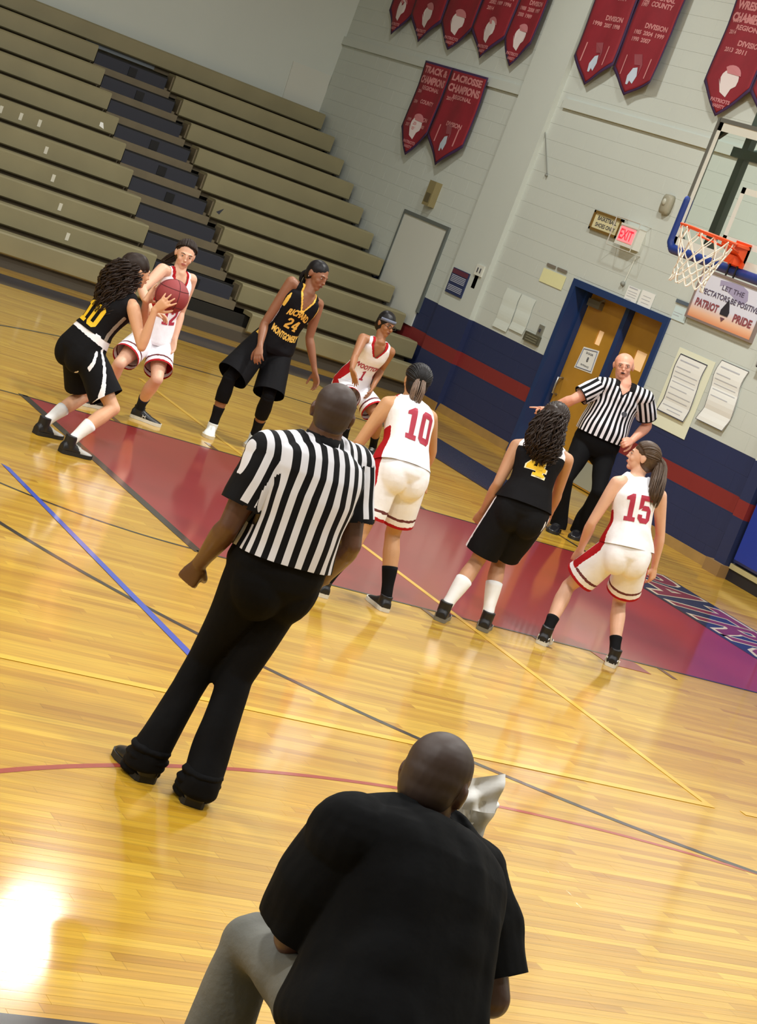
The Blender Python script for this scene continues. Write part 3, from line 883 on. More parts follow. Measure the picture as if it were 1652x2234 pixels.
def banner(label, yl, yr, ztop, zsh, ztip, title, rows, emblem, group=None, fold=False, skew=0.0):
    """pointed banner; yl > yr (left and right edge as seen from the court)"""
    w = yl - yr; ym = (yl + yr) / 2
    t = empty('banner', label, 'banner', (XW - .085, ym, ztop), group)
    nx, nz = 16, 40

    def S(a, z, off=0.0):
        # a from -.5 (left) to .5 (right), z below the top
        fo = .018 * math.sin(a * 9 + yl * 3) * min(1, (z) / .4 + .15) + .01 * math.sin(z * 5 + yl)
        if fold and a > 0.1 and z > (ztop - zsh) - .55: fo += -.25 * (a - 0.1) * (z - ((ztop - zsh) - .55))
        return V(-off + fo * .8, -a * w, -z - skew * (a + .5) * 0)
    H1 = ztop - zsh; H2 = ztop - ztip
    for part, (ins, off, mm) in {'border': (0, 0, M_BANEDGE), 'cloth': (.03, .004, M_BAN)}.items():
        q = B(); grid = {}
        vs = []; fs = []
        for i in range(nx + 1):
            a = -.5 + i / nx
            aa = a * (1 - 2 * ins / w)
            bot = H1 + (H2 - H1) * (1 - abs(a) * 2) - (ins * 1.3)
            if fold and a > .1: bot = H1 + (H2 - H1) * (1 - .2) - ins - (a - .1) * 1.1 * .35
            for k in range(nz + 1):
                z = ins + (bot - ins) * k / nz
                vs.append(S(aa, z, off))
        for i in range(nx):
            for k in range(nz):
                p = i * (nz + 1) + k; fs.append((p, p + 1, p + nz + 2, p + nz + 1))
        n0 = len(vs)
        vs2 = [p + V(.003, 0, 0) for p in vs]
        rim = [i * (nz + 1) for i in range(nx + 1)] + [nx * (nz + 1) + k for k in range(1, nz + 1)] + [i * (nz + 1) + nz for i in range(nx - 1, -1, -1)] + [k for k in range(nz - 1, 0, -1)]
        fs2 = [tuple(reversed([i + n0 for i in f])) for f in fs] + [(rim[i], rim[(i + 1) % len(rim)], rim[(i + 1) % len(rim)] + n0, rim[i] + n0) for i in range(len(rim))]
        q.add(vs + vs2, fs + fs2)
        q.build(part, mm, t, True)

    def put(q, txt, a, z, tw, th_, bold=.03):
        co, fs = text_flat(txt, 1.0, bold, 1.0)
        ext = co.max(0) - co.min(0)
        q.add([S((a * w + c[0] / ext[0] * tw) / w, z - c[1] / ext[1] * th_, .0075) for c in co], fs)
    q = B()
    put(q, title[0], 0, .11, w * .82, .10, .05); put(q, title[1], 0, .25, w * .86, .11, .05); put(q, title[2], .02, .36, w * .55, .06, .04)
    for (txt, a, z, tw, th_) in rows: put(q, txt, a, z, w * tw, th_, .04)
    q.build('lettering', M_BANTXT, t)
    # head emblem above the tip
    q = B(); zc = H1 - .08
    def poly(pts, mm_, off=.0075):
        q.prism([S(a, z, off) for a, z in pts], V(-.0015, 0, 0))
    if emblem == 'head':
        hc = [(.02 + .16 * math.cos(x), zc - .11 * math.sin(x)) for x in np.linspace(0, math.pi, 9)] + [(-.10, zc + .08), (-.16, zc + .02), (-.06, zc + .16), (.06, zc + .20), (.10, zc + .10), (.17, zc + .06)]
        poly(hc, 0)
        q.build('emblem', mat('emblem_white', (218, 206, 204), .7), t)
        q = B(); poly([(.18 * math.cos(x) + .02, zc - .03 - .13 * math.sin(x)) for x in np.linspace(.2, math.pi * .75, 8)] + [(-.05, zc - .06)], 0, .0095)
        q.build('emblem_hat', mat('emblem_pink', (190, 120, 124), .7), t)
        q = B(); put(q, 'PATRIOTS', 0, zc + .25, w * .36, .045, .05); put(q, 'VARSITY', 0.0, zc + .31, w * .22, .04, .04)
        q.build('lettering', mat('emblem_pink', (190, 120, 124), .7), t)
    else:
        poly([(-.05, zc + .22), (-.08, zc + .12), (-.02, zc + .02), (.06, zc), (.10, zc + .10), (.07, zc + .20), (0, zc + .17), (-.01, zc + .22)], 0)
        q.build('emblem', mat('emblem_pale', (188, 200, 214), .7), t)
        q = B(); poly([(-.10, zc - .14), (.06, zc - .16), (.13, zc - .04), (.12, zc + .1), (.09, zc - .03), (-.02, zc - .02)], 0)
        q.build('emblem_hat', mat('emblem_dull', (140, 66, 74), .7), t)
        q = B()
        for a, z in ((-.28, zc), (.27, zc - .01)):
            poly([(a - .012, z - .12), (a + .012, z - .12), (a + .012, z + .12), (a - .012, z + .12)], 0)
        q.build('lettering', M_BANTXT, t)
    return t


def rows_std(H1, cty, div, seed):
    """year and line texts between the heading and the emblem"""
    r = random.Random(seed); out = []
    out += [(str(r.randint(1990, 2015)), -.30, .42, .16, .05)]
    out += [('COUNTY', .08, H1 - .78, .44, .065)]
    if cty: out += [(str(r.randint(1990, 2015)), -.30, H1 - .76, .17, .05)]
    out += [('DIVISION', .14, H1 - .52, .46, .065)]
    for k in range(div):
        out.append((str(r.randint(1985, 2015)), -.22 + .24 * (k % 3), H1 - .43 + .085 * (k // 3), .19, .055))
    return out


BT = 5.95
bn = [(14.40, 13.47), (13.47, 12.52), (12.52, 11.57), (11.57, 10.62), (10.62, 9.93)]
tips = [13.78, 12.97, 12.04, 11.19, 10.30]
# row of five high left of the pilaster, edges sighted on the wall
edges = [onx(u, v, XW)[1] for u, v in ((850, 50), (905, 45), (970, 57), (1041, 73), (1112, 88), (1175, 95))]
lab5 = ['left end banner of the high row of five', 'second banner from the left in the high row of five', 'middle banner of the high row of five', 'second banner from the right in the high row of five', 'right end banner of the high row of five beside the pilaster']
for k in range(5):
    zs = 4.72; zt = onx(*((861, 80), (916, 95), (985, 113), (1050, 130), (1124, 150))[k], XW)[2]
    banner('red pointed champions banner, ' + lab5[k], edges[k], edges[k + 1], BT, zs, zt, (['SOCCER', 'GOLF', 'TENNIS', 'CROSS', 'SWIM'][k], 'CHAMPIONS', 'REGIONAL'), rows_std(BT - zs, k > 1, (3, 4, 2, 4, 5)[k], k), 'head', 'high row of five champions banners')
ea = onx(940, 137, XW); eb = onx(1000, 153, XW); ec = onx(1072, 172, XW)
e0 = onx(885, 280, XW); e1 = onx(942, 308, XW); e2 = onx(1025, 330, XW)
zt0 = onx(888, 340, XW)[2]; zt1 = onx(960, 365, XW)[2]
ZT = (ea[2] + ec[2]) / 2
banner('red pointed banner headed track champions, left of the lower hanging pair', (ea[1] + e0[1]) / 2, (eb[1] + e1[1]) / 2, ZT, (e0[2] + e1[2]) / 2 + .03, zt0, ('TRACK &', 'CHAMPIONS', 'REGIONAL'), rows_std(1.0, True, 5, 11)[0:1] + [('COUNTY', .08, .55, .4, .06), ('2004', -.3, .57, .17, .05), ('DIVISION', .10, .78, .42, .06)] + [(y_, a_, z_, .17, .05) for y_, a_, z_ in (('1999', -.26, .83), ('2001', 0, .86), ('2003', .2, .88), ('2007', -.26, .90), ('2010', 0, .93))], 'head', 'pair of lower champions banners')
banner('red pointed banner headed lacrosse champions, right of the lower hanging pair', (eb[1] + e1[1]) / 2, (ec[1] + e2[1]) / 2, ZT, (e1[2] + e2[2]) / 2 + .03, zt1, ('LACROSSE', 'CHAMPIONS', 'REGIONAL'), [('2011', -.3, .40, .17, .05), ('DIVISION', .08, .72, .44, .065)], 'rider', 'pair of lower champions banners')
a0 = onx(1270, 125, XW); a1 = onx(1353, 152, XW); a2 = onx(1455, 200, XW)
zta = onx(1285, 190, XW)[2]; ztb = onx(1370, 213, XW)[2]
banner('red pointed champions banner, left of the two right of the pilaster', a0[1] + .05, a1[1] + .05, 5.95, a0[2] - .02, zta, ('INDOOR', 'CHAMPIONS', 'REGIONAL'), rows_std(1.22, False, 3, 21), 'rider', 'two high champions banners right of the pilaster')
banner('red champions banner with its bottom right corner curled, right of the pilaster', a1[1] + .05, a1[1] - .88, 5.95, a1[2] - .02, ztb, ('BASEBALL', 'CHAMPIONS', 'REGIONAL'), rows_std(1.22, True, 5, 22), 'rider', 'two high champions banners right of the pilaster', fold=True)
c0 = onx(1547, 182, XW); c1 = onx(1650, 210, XW); ztc = onx(1568, 258, XW)[2]
banner('red pointed banner headed wrestling champions above the backboard', c0[1], c1[1], 5.80, c0[2], ztc, ('WRESTLING', 'CHAMPIONS', 'REGIONAL'), rows_std(1.05, True, 2, 23), 'head')
banner('red champions banner cut by the right picture edge above the backboard', c1[1], c1[1] - .95, 5.80, c0[2], ztc, ('CHEER', 'CHAMPIONS', 'REGIONAL'), rows_std(1.05, True, 2, 24), 'head')
# framed panels further right, seen through the glass board
t = empty('wall_board', 'large framed white board with grey text seen through the backboard glass', 'board', (XW, 2.55, 2.9))
q = B(); q.box((-.05, -.9, -.75), (0, .9, 1.0)); q.build('panel', mat('wb_white', (206, 206, 214), .5), t)
q = B()
for (a, c_, d, e_) in ((-.94, .94, 1.0, 1.06), (-.94, .94, -.81, -.75), (-.96, -.9, -.81, 1.06), (.9, .96, -.81, 1.06)): q.box((-.08, a, d), (0, c_, e_))
q.build('frame', mat('wb_frame', (150, 148, 142), .4), t)
q = B()
for k in range(7): text_on(q, ('RECORDS', 'POINTS', 'REBOUNDS', 'ASSISTS', 'STEALS', 'BLOCKS', 'SEASON')[k], V(-.055, .35, .75 - k * .2), -Y1, Z1, .7, .07, .02)
q.build('lettering', mat('wb_text', (140, 132, 160)), t)

# ------------------------------------------------------------------ bleachers
YF, ZF, DY, DZ, XE = 9.429, 0.165, 0.535, 0.262, 2.28
XA0, XA1, XL = -1.59, -0.38, -16.0
M_SEAT = mat('bleacher_wood', (138, 130, 97), 0.5, noise=.07, nscale=3)
M_SEAT.node_tree.nodes['Noise Texture'].inputs['Scale'].default_value = 2.0
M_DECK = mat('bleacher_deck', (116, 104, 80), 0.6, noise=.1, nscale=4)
M_STEP = mat('aisle_step', (46, 48, 58), 0.7)
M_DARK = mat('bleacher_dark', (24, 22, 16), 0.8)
M_NUM = mat('row_tag', (214, 210, 190), .6)
bl = empty('bleachers', 'faded brown wooden gym bleachers with a dark stepped aisle', 'bleachers', (0, 0, 0))


def seat(x0, x1, k):
    y = YF + k * DY; z = ZF + k * DZ
    q = B(); r = .025
    prof = [(y + .02, z - .006), (y, z + .01), (y, z + .215), (y + r, z + .234), (y + .27, z + .234), (y + .27, z + .18), (y + .045, z + .18), (y + .045, z)]
    q.prism([V(x0, a, c) for a, c in prof], V(x1 - x0, 0, 0))
    return q.build('seat_board', M_SEAT, bl)


for k in range(11):
    y = YF + k * DY; z = ZF + k * DZ
    if k == 10: seat(XL, XE, k)
    else:
        seat(XL, XA0, k); seat(XA1, XE, k)
    # deck behind each seat, its front edge visible in the aisle
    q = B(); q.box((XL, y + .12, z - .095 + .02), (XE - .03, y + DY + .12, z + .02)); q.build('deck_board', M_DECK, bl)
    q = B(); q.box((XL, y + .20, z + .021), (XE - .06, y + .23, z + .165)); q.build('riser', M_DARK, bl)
    if 0 < k < 10:
        q = B(); q.box((XA0 + .005, y + .0, z - .115), (XA1 - .005, y + .11, z - .012)); q.build('deck_board', M_DECK, bl)
        q = B(); q.box((XA0 + .02, y + .03, z - .011), (XA1 - .10, y + .19, z + .145)); st = q.build('aisle_step', M_STEP, bl)
        if k not in (3, 7):
            q = B(); q.box((-1.06, y + .018, z + .0), (-.94, y + .029, z + .12)); q.build('rail_socket', mat('socket_black', (12, 12, 14), .6), st)
        q = B(); q.box((XA1 - .02, y + .05, z + .01), (XA1 + .0, y + .25, z + .2)); q.build('end_cap', M_DECK, bl)
    q = B(); q.box((XE - .05, y + .06, z - .03), (XE - .01, y + .3, z + .0)); q.box((XE - .03, y + .27, z - .03), (XE - .01, y + .30, z + .19)); q.build('end_bracket', M_BLACK, bl)
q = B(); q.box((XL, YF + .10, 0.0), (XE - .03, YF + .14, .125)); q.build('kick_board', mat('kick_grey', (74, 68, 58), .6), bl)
q = B(); q.box((XA0 + .02, YB - .35, 3.02 - .3), (XA1 - .1, YB - .33, 3.02 - .16)); q.build('aisle_panel', mat('aisle_pale', (126, 134, 140), .5), bl)
# support frame hidden under the rows
for x in (-12, -8, -4, 0, 2.1):
    q = B(); q.prism([V(x, YF + .3, 0), V(x, YB - .05, 0), V(x, YB - .05, ZF + 10 * DZ - .1), V(x, YF + .3, .05)], V(.05, 0, 0)); q.build('support_frame', M_DARK, bl)
for k, pxs in enumerate([[(148, 514)], [(134, 443)], [(120, 377)], [(106, 312)], [(10, 215), (53, 232), (93, 249)]]):
    kk = k + 1
    for (u, v) in pxs:
        p = ony(u, v, YF + kk * DY)
        q = B(); q.box((p[0] - .022, p[1] - .004, ZF + kk * DZ + .06), (p[0] + .022, p[1] + .004, ZF + kk * DZ + .15)); q.build('row_tag', M_NUM, bl)
p = ony(223, 277, YF + 5 * DY)
tag(B().prism([p + V(-.03, .03, 0), p + V(.04, .03, -.02), p + V(.02, .06, .05), p + V(-.02, .06, .05)], V(0, .004, .002)).build('paper_scrap', M_PAPER), 'tiny white paper scrap lying on the bleacher step beside the aisle', 'paper')
# flag-like scrap on the right block
p = ony(478, 468, YF + 3 * DY + .1)
q = B(); q.prism([p, p + V(.04, 0, .09), p + V(-.05, 0, .02)], V(0, .006, 0)); tag(q.build('dark_cloth', M_STEP), 'small dark rag sticking up from the right bleacher block by the aisle', 'cloth')

# ------------------------------------------------------------------ basketball goal
GX = -1.22
g = empty('basketball_goal', 'glass backboard with blue bottom padding, orange rim and white net', 'basketball goal', (0, 0, 0))
ZB, ZTP = 2.885, 3.96; GW = 0.915
mg = bpy.data.materials.new('board_glass'); mg.use_nodes = True
bb = mg.node_tree.nodes['Principled BSDF']
bb.inputs['Base Color'].default_value = (0.9, 0.97, 0.95, 1); bb.inputs['Roughness'].default_value = 0.02
bb.inputs['Transmission Weight'].default_value = 1.0; bb.inputs['IOR'].default_value = 1.12
q = B(); q.box((GX, -GW + .01, ZB + .01), (GX + .012, GW - .01, ZTP - .01)); q.build('glass', mg, g)
q = B()
for (a, c_, d, e_) in ((-GW, GW, ZTP - .005, ZTP + .03), (-GW, GW, ZB - .03, ZB + .005), (-GW - .03, -GW + .005, ZB - .03, ZTP + .03), (GW - .005, GW + .03, ZB - .03, ZTP + .03)): q.box((GX - .01, a, d), (GX + .05, c_, e_))
q.build('frame', mat('frame_grey', (128, 132, 128), .4, .4), g)
M_WLINE = mat('board_line', (232, 240, 234), .5)
q = B(); x_ = GX - .002
for (a, c_, d, e_) in ((-GW, GW, ZTP - .075, ZTP), (-GW, GW, ZB, ZB + .075), (-GW, -GW + .055, ZB, ZTP), (GW - .055, GW, ZB, ZTP)): q.box((x_ - .001, a, d), (x_, c_, e_))
q.build('border_line', M_WLINE, g)
q = B()
for (a, c_, d, e_) in ((-.305, .305, 3.05 + .405, 3.05 + .455), (-.305, .305, 3.05, 3.10), (-.305, -.255, 3.05, 3.505), (.255, .305, 3.05, 3.505)): q.box((x_ - .001, a, d), (x_, c_, e_))
q.build('target_square', M_WLINE, g)
# padding: along the bottom and up both sides
q = B()
R_ = .045
path = [V(GX + .015, GW + .02, 3.27), V(GX + .015, GW + .02, ZB + .02), V(GX + .015, GW - .03, ZB - .03), V(GX + .015, -GW + .03, ZB - .03), V(GX + .015, -GW - .02, ZB + .02), V(GX + .015, -GW - .02, 3.27)]
for a, c_ in zip(path[:-1], path[1:]): q.tube([a, c_], R_, 12)
for a in path: q.sphere(a, R_ * 1.0, 12, 8)
me = fuse(q, .012, 3)
link('padding', me, mat('pad_royal', (30, 60, 140), .45), g, True)
# rim
M_RIM = mat('rim_orange', (232, 84, 34), .4)
RCn = V(GX - .15 - .2286, 0, 3.05)
q = B()
n = 40
ring = [RCn + V(.2286 * math.cos(t), .2286 * math.sin(t), 0) for t in np.linspace(0, 2 * math.pi, n, endpoint=False)]
vs = []
for i, p in enumerate(ring):
    a = 2 * math.pi * i / n; rad = V(math.cos(a), math.sin(a), 0)
    for j in range(8):
        th = 2 * math.pi * j / 8; vs.append(p + rad * .010 * math.cos(th) + Z1 * .010 * math.sin(th))
fs = [((i * 8 + j), ((i + 1) % n) * 8 + j, ((i + 1) % n) * 8 + (j + 1) % 8, i * 8 + (j + 1) % 8) for i in range(n) for j in range(8)]
q.add(vs, fs)
q.tube([RCn + V(.05, .21, -.03), RCn + V(.30, .07, -.05)], .009, 6); q.tube([RCn + V(.05, -.21, -.03), RCn + V(.30, -.07, -.05)], .009, 6)
rim = q.build('rim', M_RIM, g, True)
q = B()
q.prism([V(GX - .02, .10, 3.065), V(GX - .17, .13, 3.06), V(GX - .17, -.13, 3.06), V(GX - .02, -.10, 3.065)], V(0, 0, -.02))
q.prism([V(GX, .09, 3.075), V(GX, .09, 2.93), V(GX - .16, .09, 3.02), V(GX - .16, .09, 3.055)], V(0, -.18, 0))
q.box((GX - .025, -.09, 2.89), (GX - .002, .09, 3.09)); q.box((GX - .10, -.06, 2.90), (GX - .02, .06, 2.97))
q.build('bracket', M_RIM, g)
for s in (-1, 1):
    q = B(); q.tube([V(GX - .03, s * .05, 2.92), V(GX - .03, s * .05, 2.80)], .008, 6); q.build('spring_bolt', M_BLACK, g)
# net: twelve loops and a diamond lattice, slightly bunched toward the bottom
q = B(); nn = 12
levels = [(.0, .2286), (.10, .205), (.18, .165), (.235, .145), (.285, .135), (.33, .13), (.375, .135), (.43, .15)]
sway = V(-.01, .015, 0)
def npt(l, i):
    z, r = levels[l]; a = 2 * math.pi * (i + (l % 2) * .5) / nn + .1
    j = .012 * math.sin(i * 2.3 + l)
    return RCn + V((r + j) * math.cos(a), (r + j) * math.sin(a), -z - .012) + sway * (z * 4) * .4
for l in range(len(levels) - 1):
    for i in range(nn):
        nxt = (i, i - 1) if l % 2 == 0 else (i + 1, i)
        for k_ in nxt:
            a, c_ = npt(l, i), npt(l + 1, k_)
            mid = (a + c_) / 2 + V(0, 0, -.006)
            q.tube([a, mid, c_], .0052, 5)
        q.sphere(npt(l, i), .007, 6, 5)
net = q.build('net', mat('net_white', (226, 224, 210), .7), g)
q = B()
for i in range(nn):
    a = 2 * math.pi * i / nn + .1; p = RCn + V(.2286 * math.cos(a), .2286 * math.sin(a), -.012)
    q.tube([p + V(0, 0, .004), p + V(0, 0, -.022)], .004, 5)
q.build('net_hook', M_RIM, g)
# steel behind the glass
M_STEEL = mat('goal_steel', (70, 82, 74), .5)
for s in (-1, 1):
    q = B(); q.box((GX + .07, s * .56 - .04, ZB), (GX + .13, s * .56 + .04, ZTP + .6)); q.build('upright', M_STEEL, g)
q = B(); q.box((GX + .06, -.70, 3.72), (GX + .12, .70, 3.80)); q.build('cross_bar', M_STEEL, g)
for s in (-1, 1):
    for zz, sz in ((ZTP - .02, -1), (ZB + .02, 1)):
        q = B(); q.prism([V(GX + .015, s * (GW - .02), zz), V(GX + .015, s * (GW - .17), zz), V(GX + .015, s * (GW - .02), zz + sz * .12)], V(.03, 0, 0))
        q.build('corner_bracket', mat('bracket_dark', (40, 52, 46), .5), g)
for s in (-1, 1):
    q = B(); q.tube([V(GX + .1, s * .56, ZTP + .5), V(GX + .1, s * .56, H_CEIL)], .045, 10); q.build('hanger_pipe', M_STEEL, g, True)
    q = B(); q.tube([V(GX + .1, s * .56, 3.76), V(XW, s * .56, 5.4)], .03, 8); q.build('brace_pipe', M_STEEL, g, True)
#PEOPLE#
# ------------------------------------------------------------------ people
def seg_frames(path, lat, fwd):
    return path


def blend(a, b, t): return a * (1 - t) + b * t


def cut_open(bm, pick, co, no):
    """trim a closed garment shell with a plane so that its end stays open"""
    fs = [f for f in bm.faces if pick(np.array(f.calc_center_median()))]
    vs = {v for f in fs for v in f.verts}; es = {e for f in fs for e in f.edges}
    bmesh.ops.bisect_plane(bm, geom=list(vs) + list(es) + fs, plane_co=Vector(co), plane_no=Vector(no), clear_outer=True)


def block_digits(txt, bold=0.0):
    """athletic block numerals from straight strokes with cut corners, on a 6 x 10 grid"""
    c = 1.3; w = 2.0 + bold * 0
    RING = [[(c, 0), (6 - c, 0), (6 - c - .3, w), (c + .3, w)], [(6 - c, 0), (6, c), (6 - w, c + .3), (6 - c - .3, w)], [(6, c), (6, 10 - c), (6 - w, 10 - c - .3), (6 - w, c + .3)],
            [(6, 10 - c), (6 - c, 10), (6 - c - .3, 10 - w), (6 - w, 10 - c - .3)], [(6 - c, 10), (c, 10), (c + .3, 10 - w), (6 - c - .3, 10 - w)], [(c, 10), (0, 10 - c), (w, 10 - c - .3), (c + .3, 10 - w)],
            [(0, 10 - c), (0, c), (w, c + .3), (w, 10 - c - .3)], [(0, c), (c, 0), (c + .3, w), (w, c + .3)]]
    G = {'0': RING,
         '1': [[(2.0, 1.6), (4.2, 1.6), (4.2, 10), (2.0, 8.4)], [(2.0, 8.4), (4.2, 10), (3.0, 10), (.6, 8.6), (.6, 7.6), (2.0, 7.6)], [(.7, 0), (5.5, 0), (5.5, 1.6), (.7, 1.6)]],
         '5': [[(0, 8.1), (6, 8.1), (6, 10), (0, 10)], [(0, 4.6), (2, 5.6), (2, 8.1), (0, 8.1)], [(2, 5.6), (1.2, 4.6), (4.2, 4.6), (4.6, 6.4), (2.2, 6.4)], [(4.2, 4.6), (4, 4.2), (6, 4.9), (4.6, 6.4)], [(4, 1.9), (6, 1.5), (6, 4.9), (4, 4.2)], [(4.5, 0), (6, 1.5), (4, 1.9)], [(1.5, 0), (4.5, 0), (4, 1.9), (2, 1.9)], [(0, 1.5), (1.5, 0), (2, 1.9), (2, 3), (0, 3)]],
         '4': [[(3.2, 0), (5.4, 0), (5.4, 10), (3.2, 10)], [(0, 2.4), (6.2, 2.4), (6.2, 4.2), (0, 4.2)], [(0, 4.2), (2.0, 4.2), (3.9, 7.9), (3.2, 10)], [(2.4, 0), (6.2, 0), (6.2, 1.3), (2.4, 1.3)]],
         '2': [[(0, 0), (6, 0), (6, 1.9), (0, 1.9)], [(0, 1.9), (2.4, 1.9), (6, 5.6), (6, 6.6), (4, 6.6), (0, 2.8)], [(4, 6.2), (6, 6.2), (6, 8.7), (4.6, 10), (4, 8.1)], [(1.4, 10), (4.6, 10), (4, 8.1), (2, 8.1)], [(0, 8.6), (1.4, 10), (2, 8.1), (2, 7), (0, 7)]]}
    vs = []; fs = []; x = 0
    for ch in txt:
        for poly in G[ch]:
            n = len(vs); vs += [(a + x, b_) for a, b_ in poly]; fs.append(tuple(range(n, n + len(poly))))
        x += 6.6 if ch == '1' else 7.2
    v = np.array(vs, float) / 10; v -= (v.min(0) + v.max(0)) / 2
    if bold > .06:      # outline version: push the corners outward
        cen = v.copy(); v = v * V(1.0, 1.0)
    return v, fs


REGION_MATS = {}


def paint_regions(me, idx, mats):
    """cloth of up to three colours; soft masks on the points give clean colour borders"""
    ne = len(me.edges); ev = np.empty(ne * 2, np.int32); me.edges.foreach_get('vertices', ev); ev = ev.reshape(-1, 2)
    deg = np.bincount(ev.ravel(), minlength=len(me.vertices)).astype(float) + 1e-9
    ch = []
    for c in (1, 2):
        m = (idx == c).astype(float)
        for _ in range(2):
            a = np.bincount(ev[:, 0], m[ev[:, 1]], len(m)) + np.bincount(ev[:, 1], m[ev[:, 0]], len(m))
            m = m * .5 + .5 * a / deg
        ch.append(m)
    at_ = me.attributes.new('rg', 'FLOAT_VECTOR', 'POINT')
    at_.data.foreach_set('vector', np.stack([ch[0], ch[1], ch[0] * 0], 1).astype(np.float32).ravel())
    key = tuple(m.name for m in mats)
    if key in REGION_MATS: return REGION_MATS[key]
    m = mats[0].copy(); m.name = 'two_tone_' + mats[0].name; nt = m.node_tree; N = nt.nodes; L = nt.links; b = N['Principled BSDF']
    a = N.new('ShaderNodeAttribute'); a.attribute_name = 'rg'; sp = N.new('ShaderNodeSeparateXYZ'); L.new(a.outputs['Vector'], sp.inputs[0])
    lk = b.inputs['Base Color'].links
    src = lk[0].from_socket if lk else None
    for n_, mm in enumerate(mats[1:]):
        st = N.new('ShaderNodeMath'); st.operation = 'GREATER_THAN'; st.inputs[1].default_value = .5; L.new(sp.outputs[n_], st.inputs[0])
        mx = N.new('ShaderNodeMix'); mx.data_type = 'RGBA'; L.new(st.outputs[0], mx.inputs['Factor'])
        if src: L.new(src, mx.inputs['A'])
        else: mx.inputs['A'].default_value = b.inputs['Base Color'].default_value
        mx.inputs['B'].default_value = mm.node_tree.nodes['Principled BSDF'].inputs['Base Color'].default_value
        src = mx.outputs['Result']
    if src: L.new(src, b.inputs['Base Color'])
    REGION_MATS[key] = m
    return m


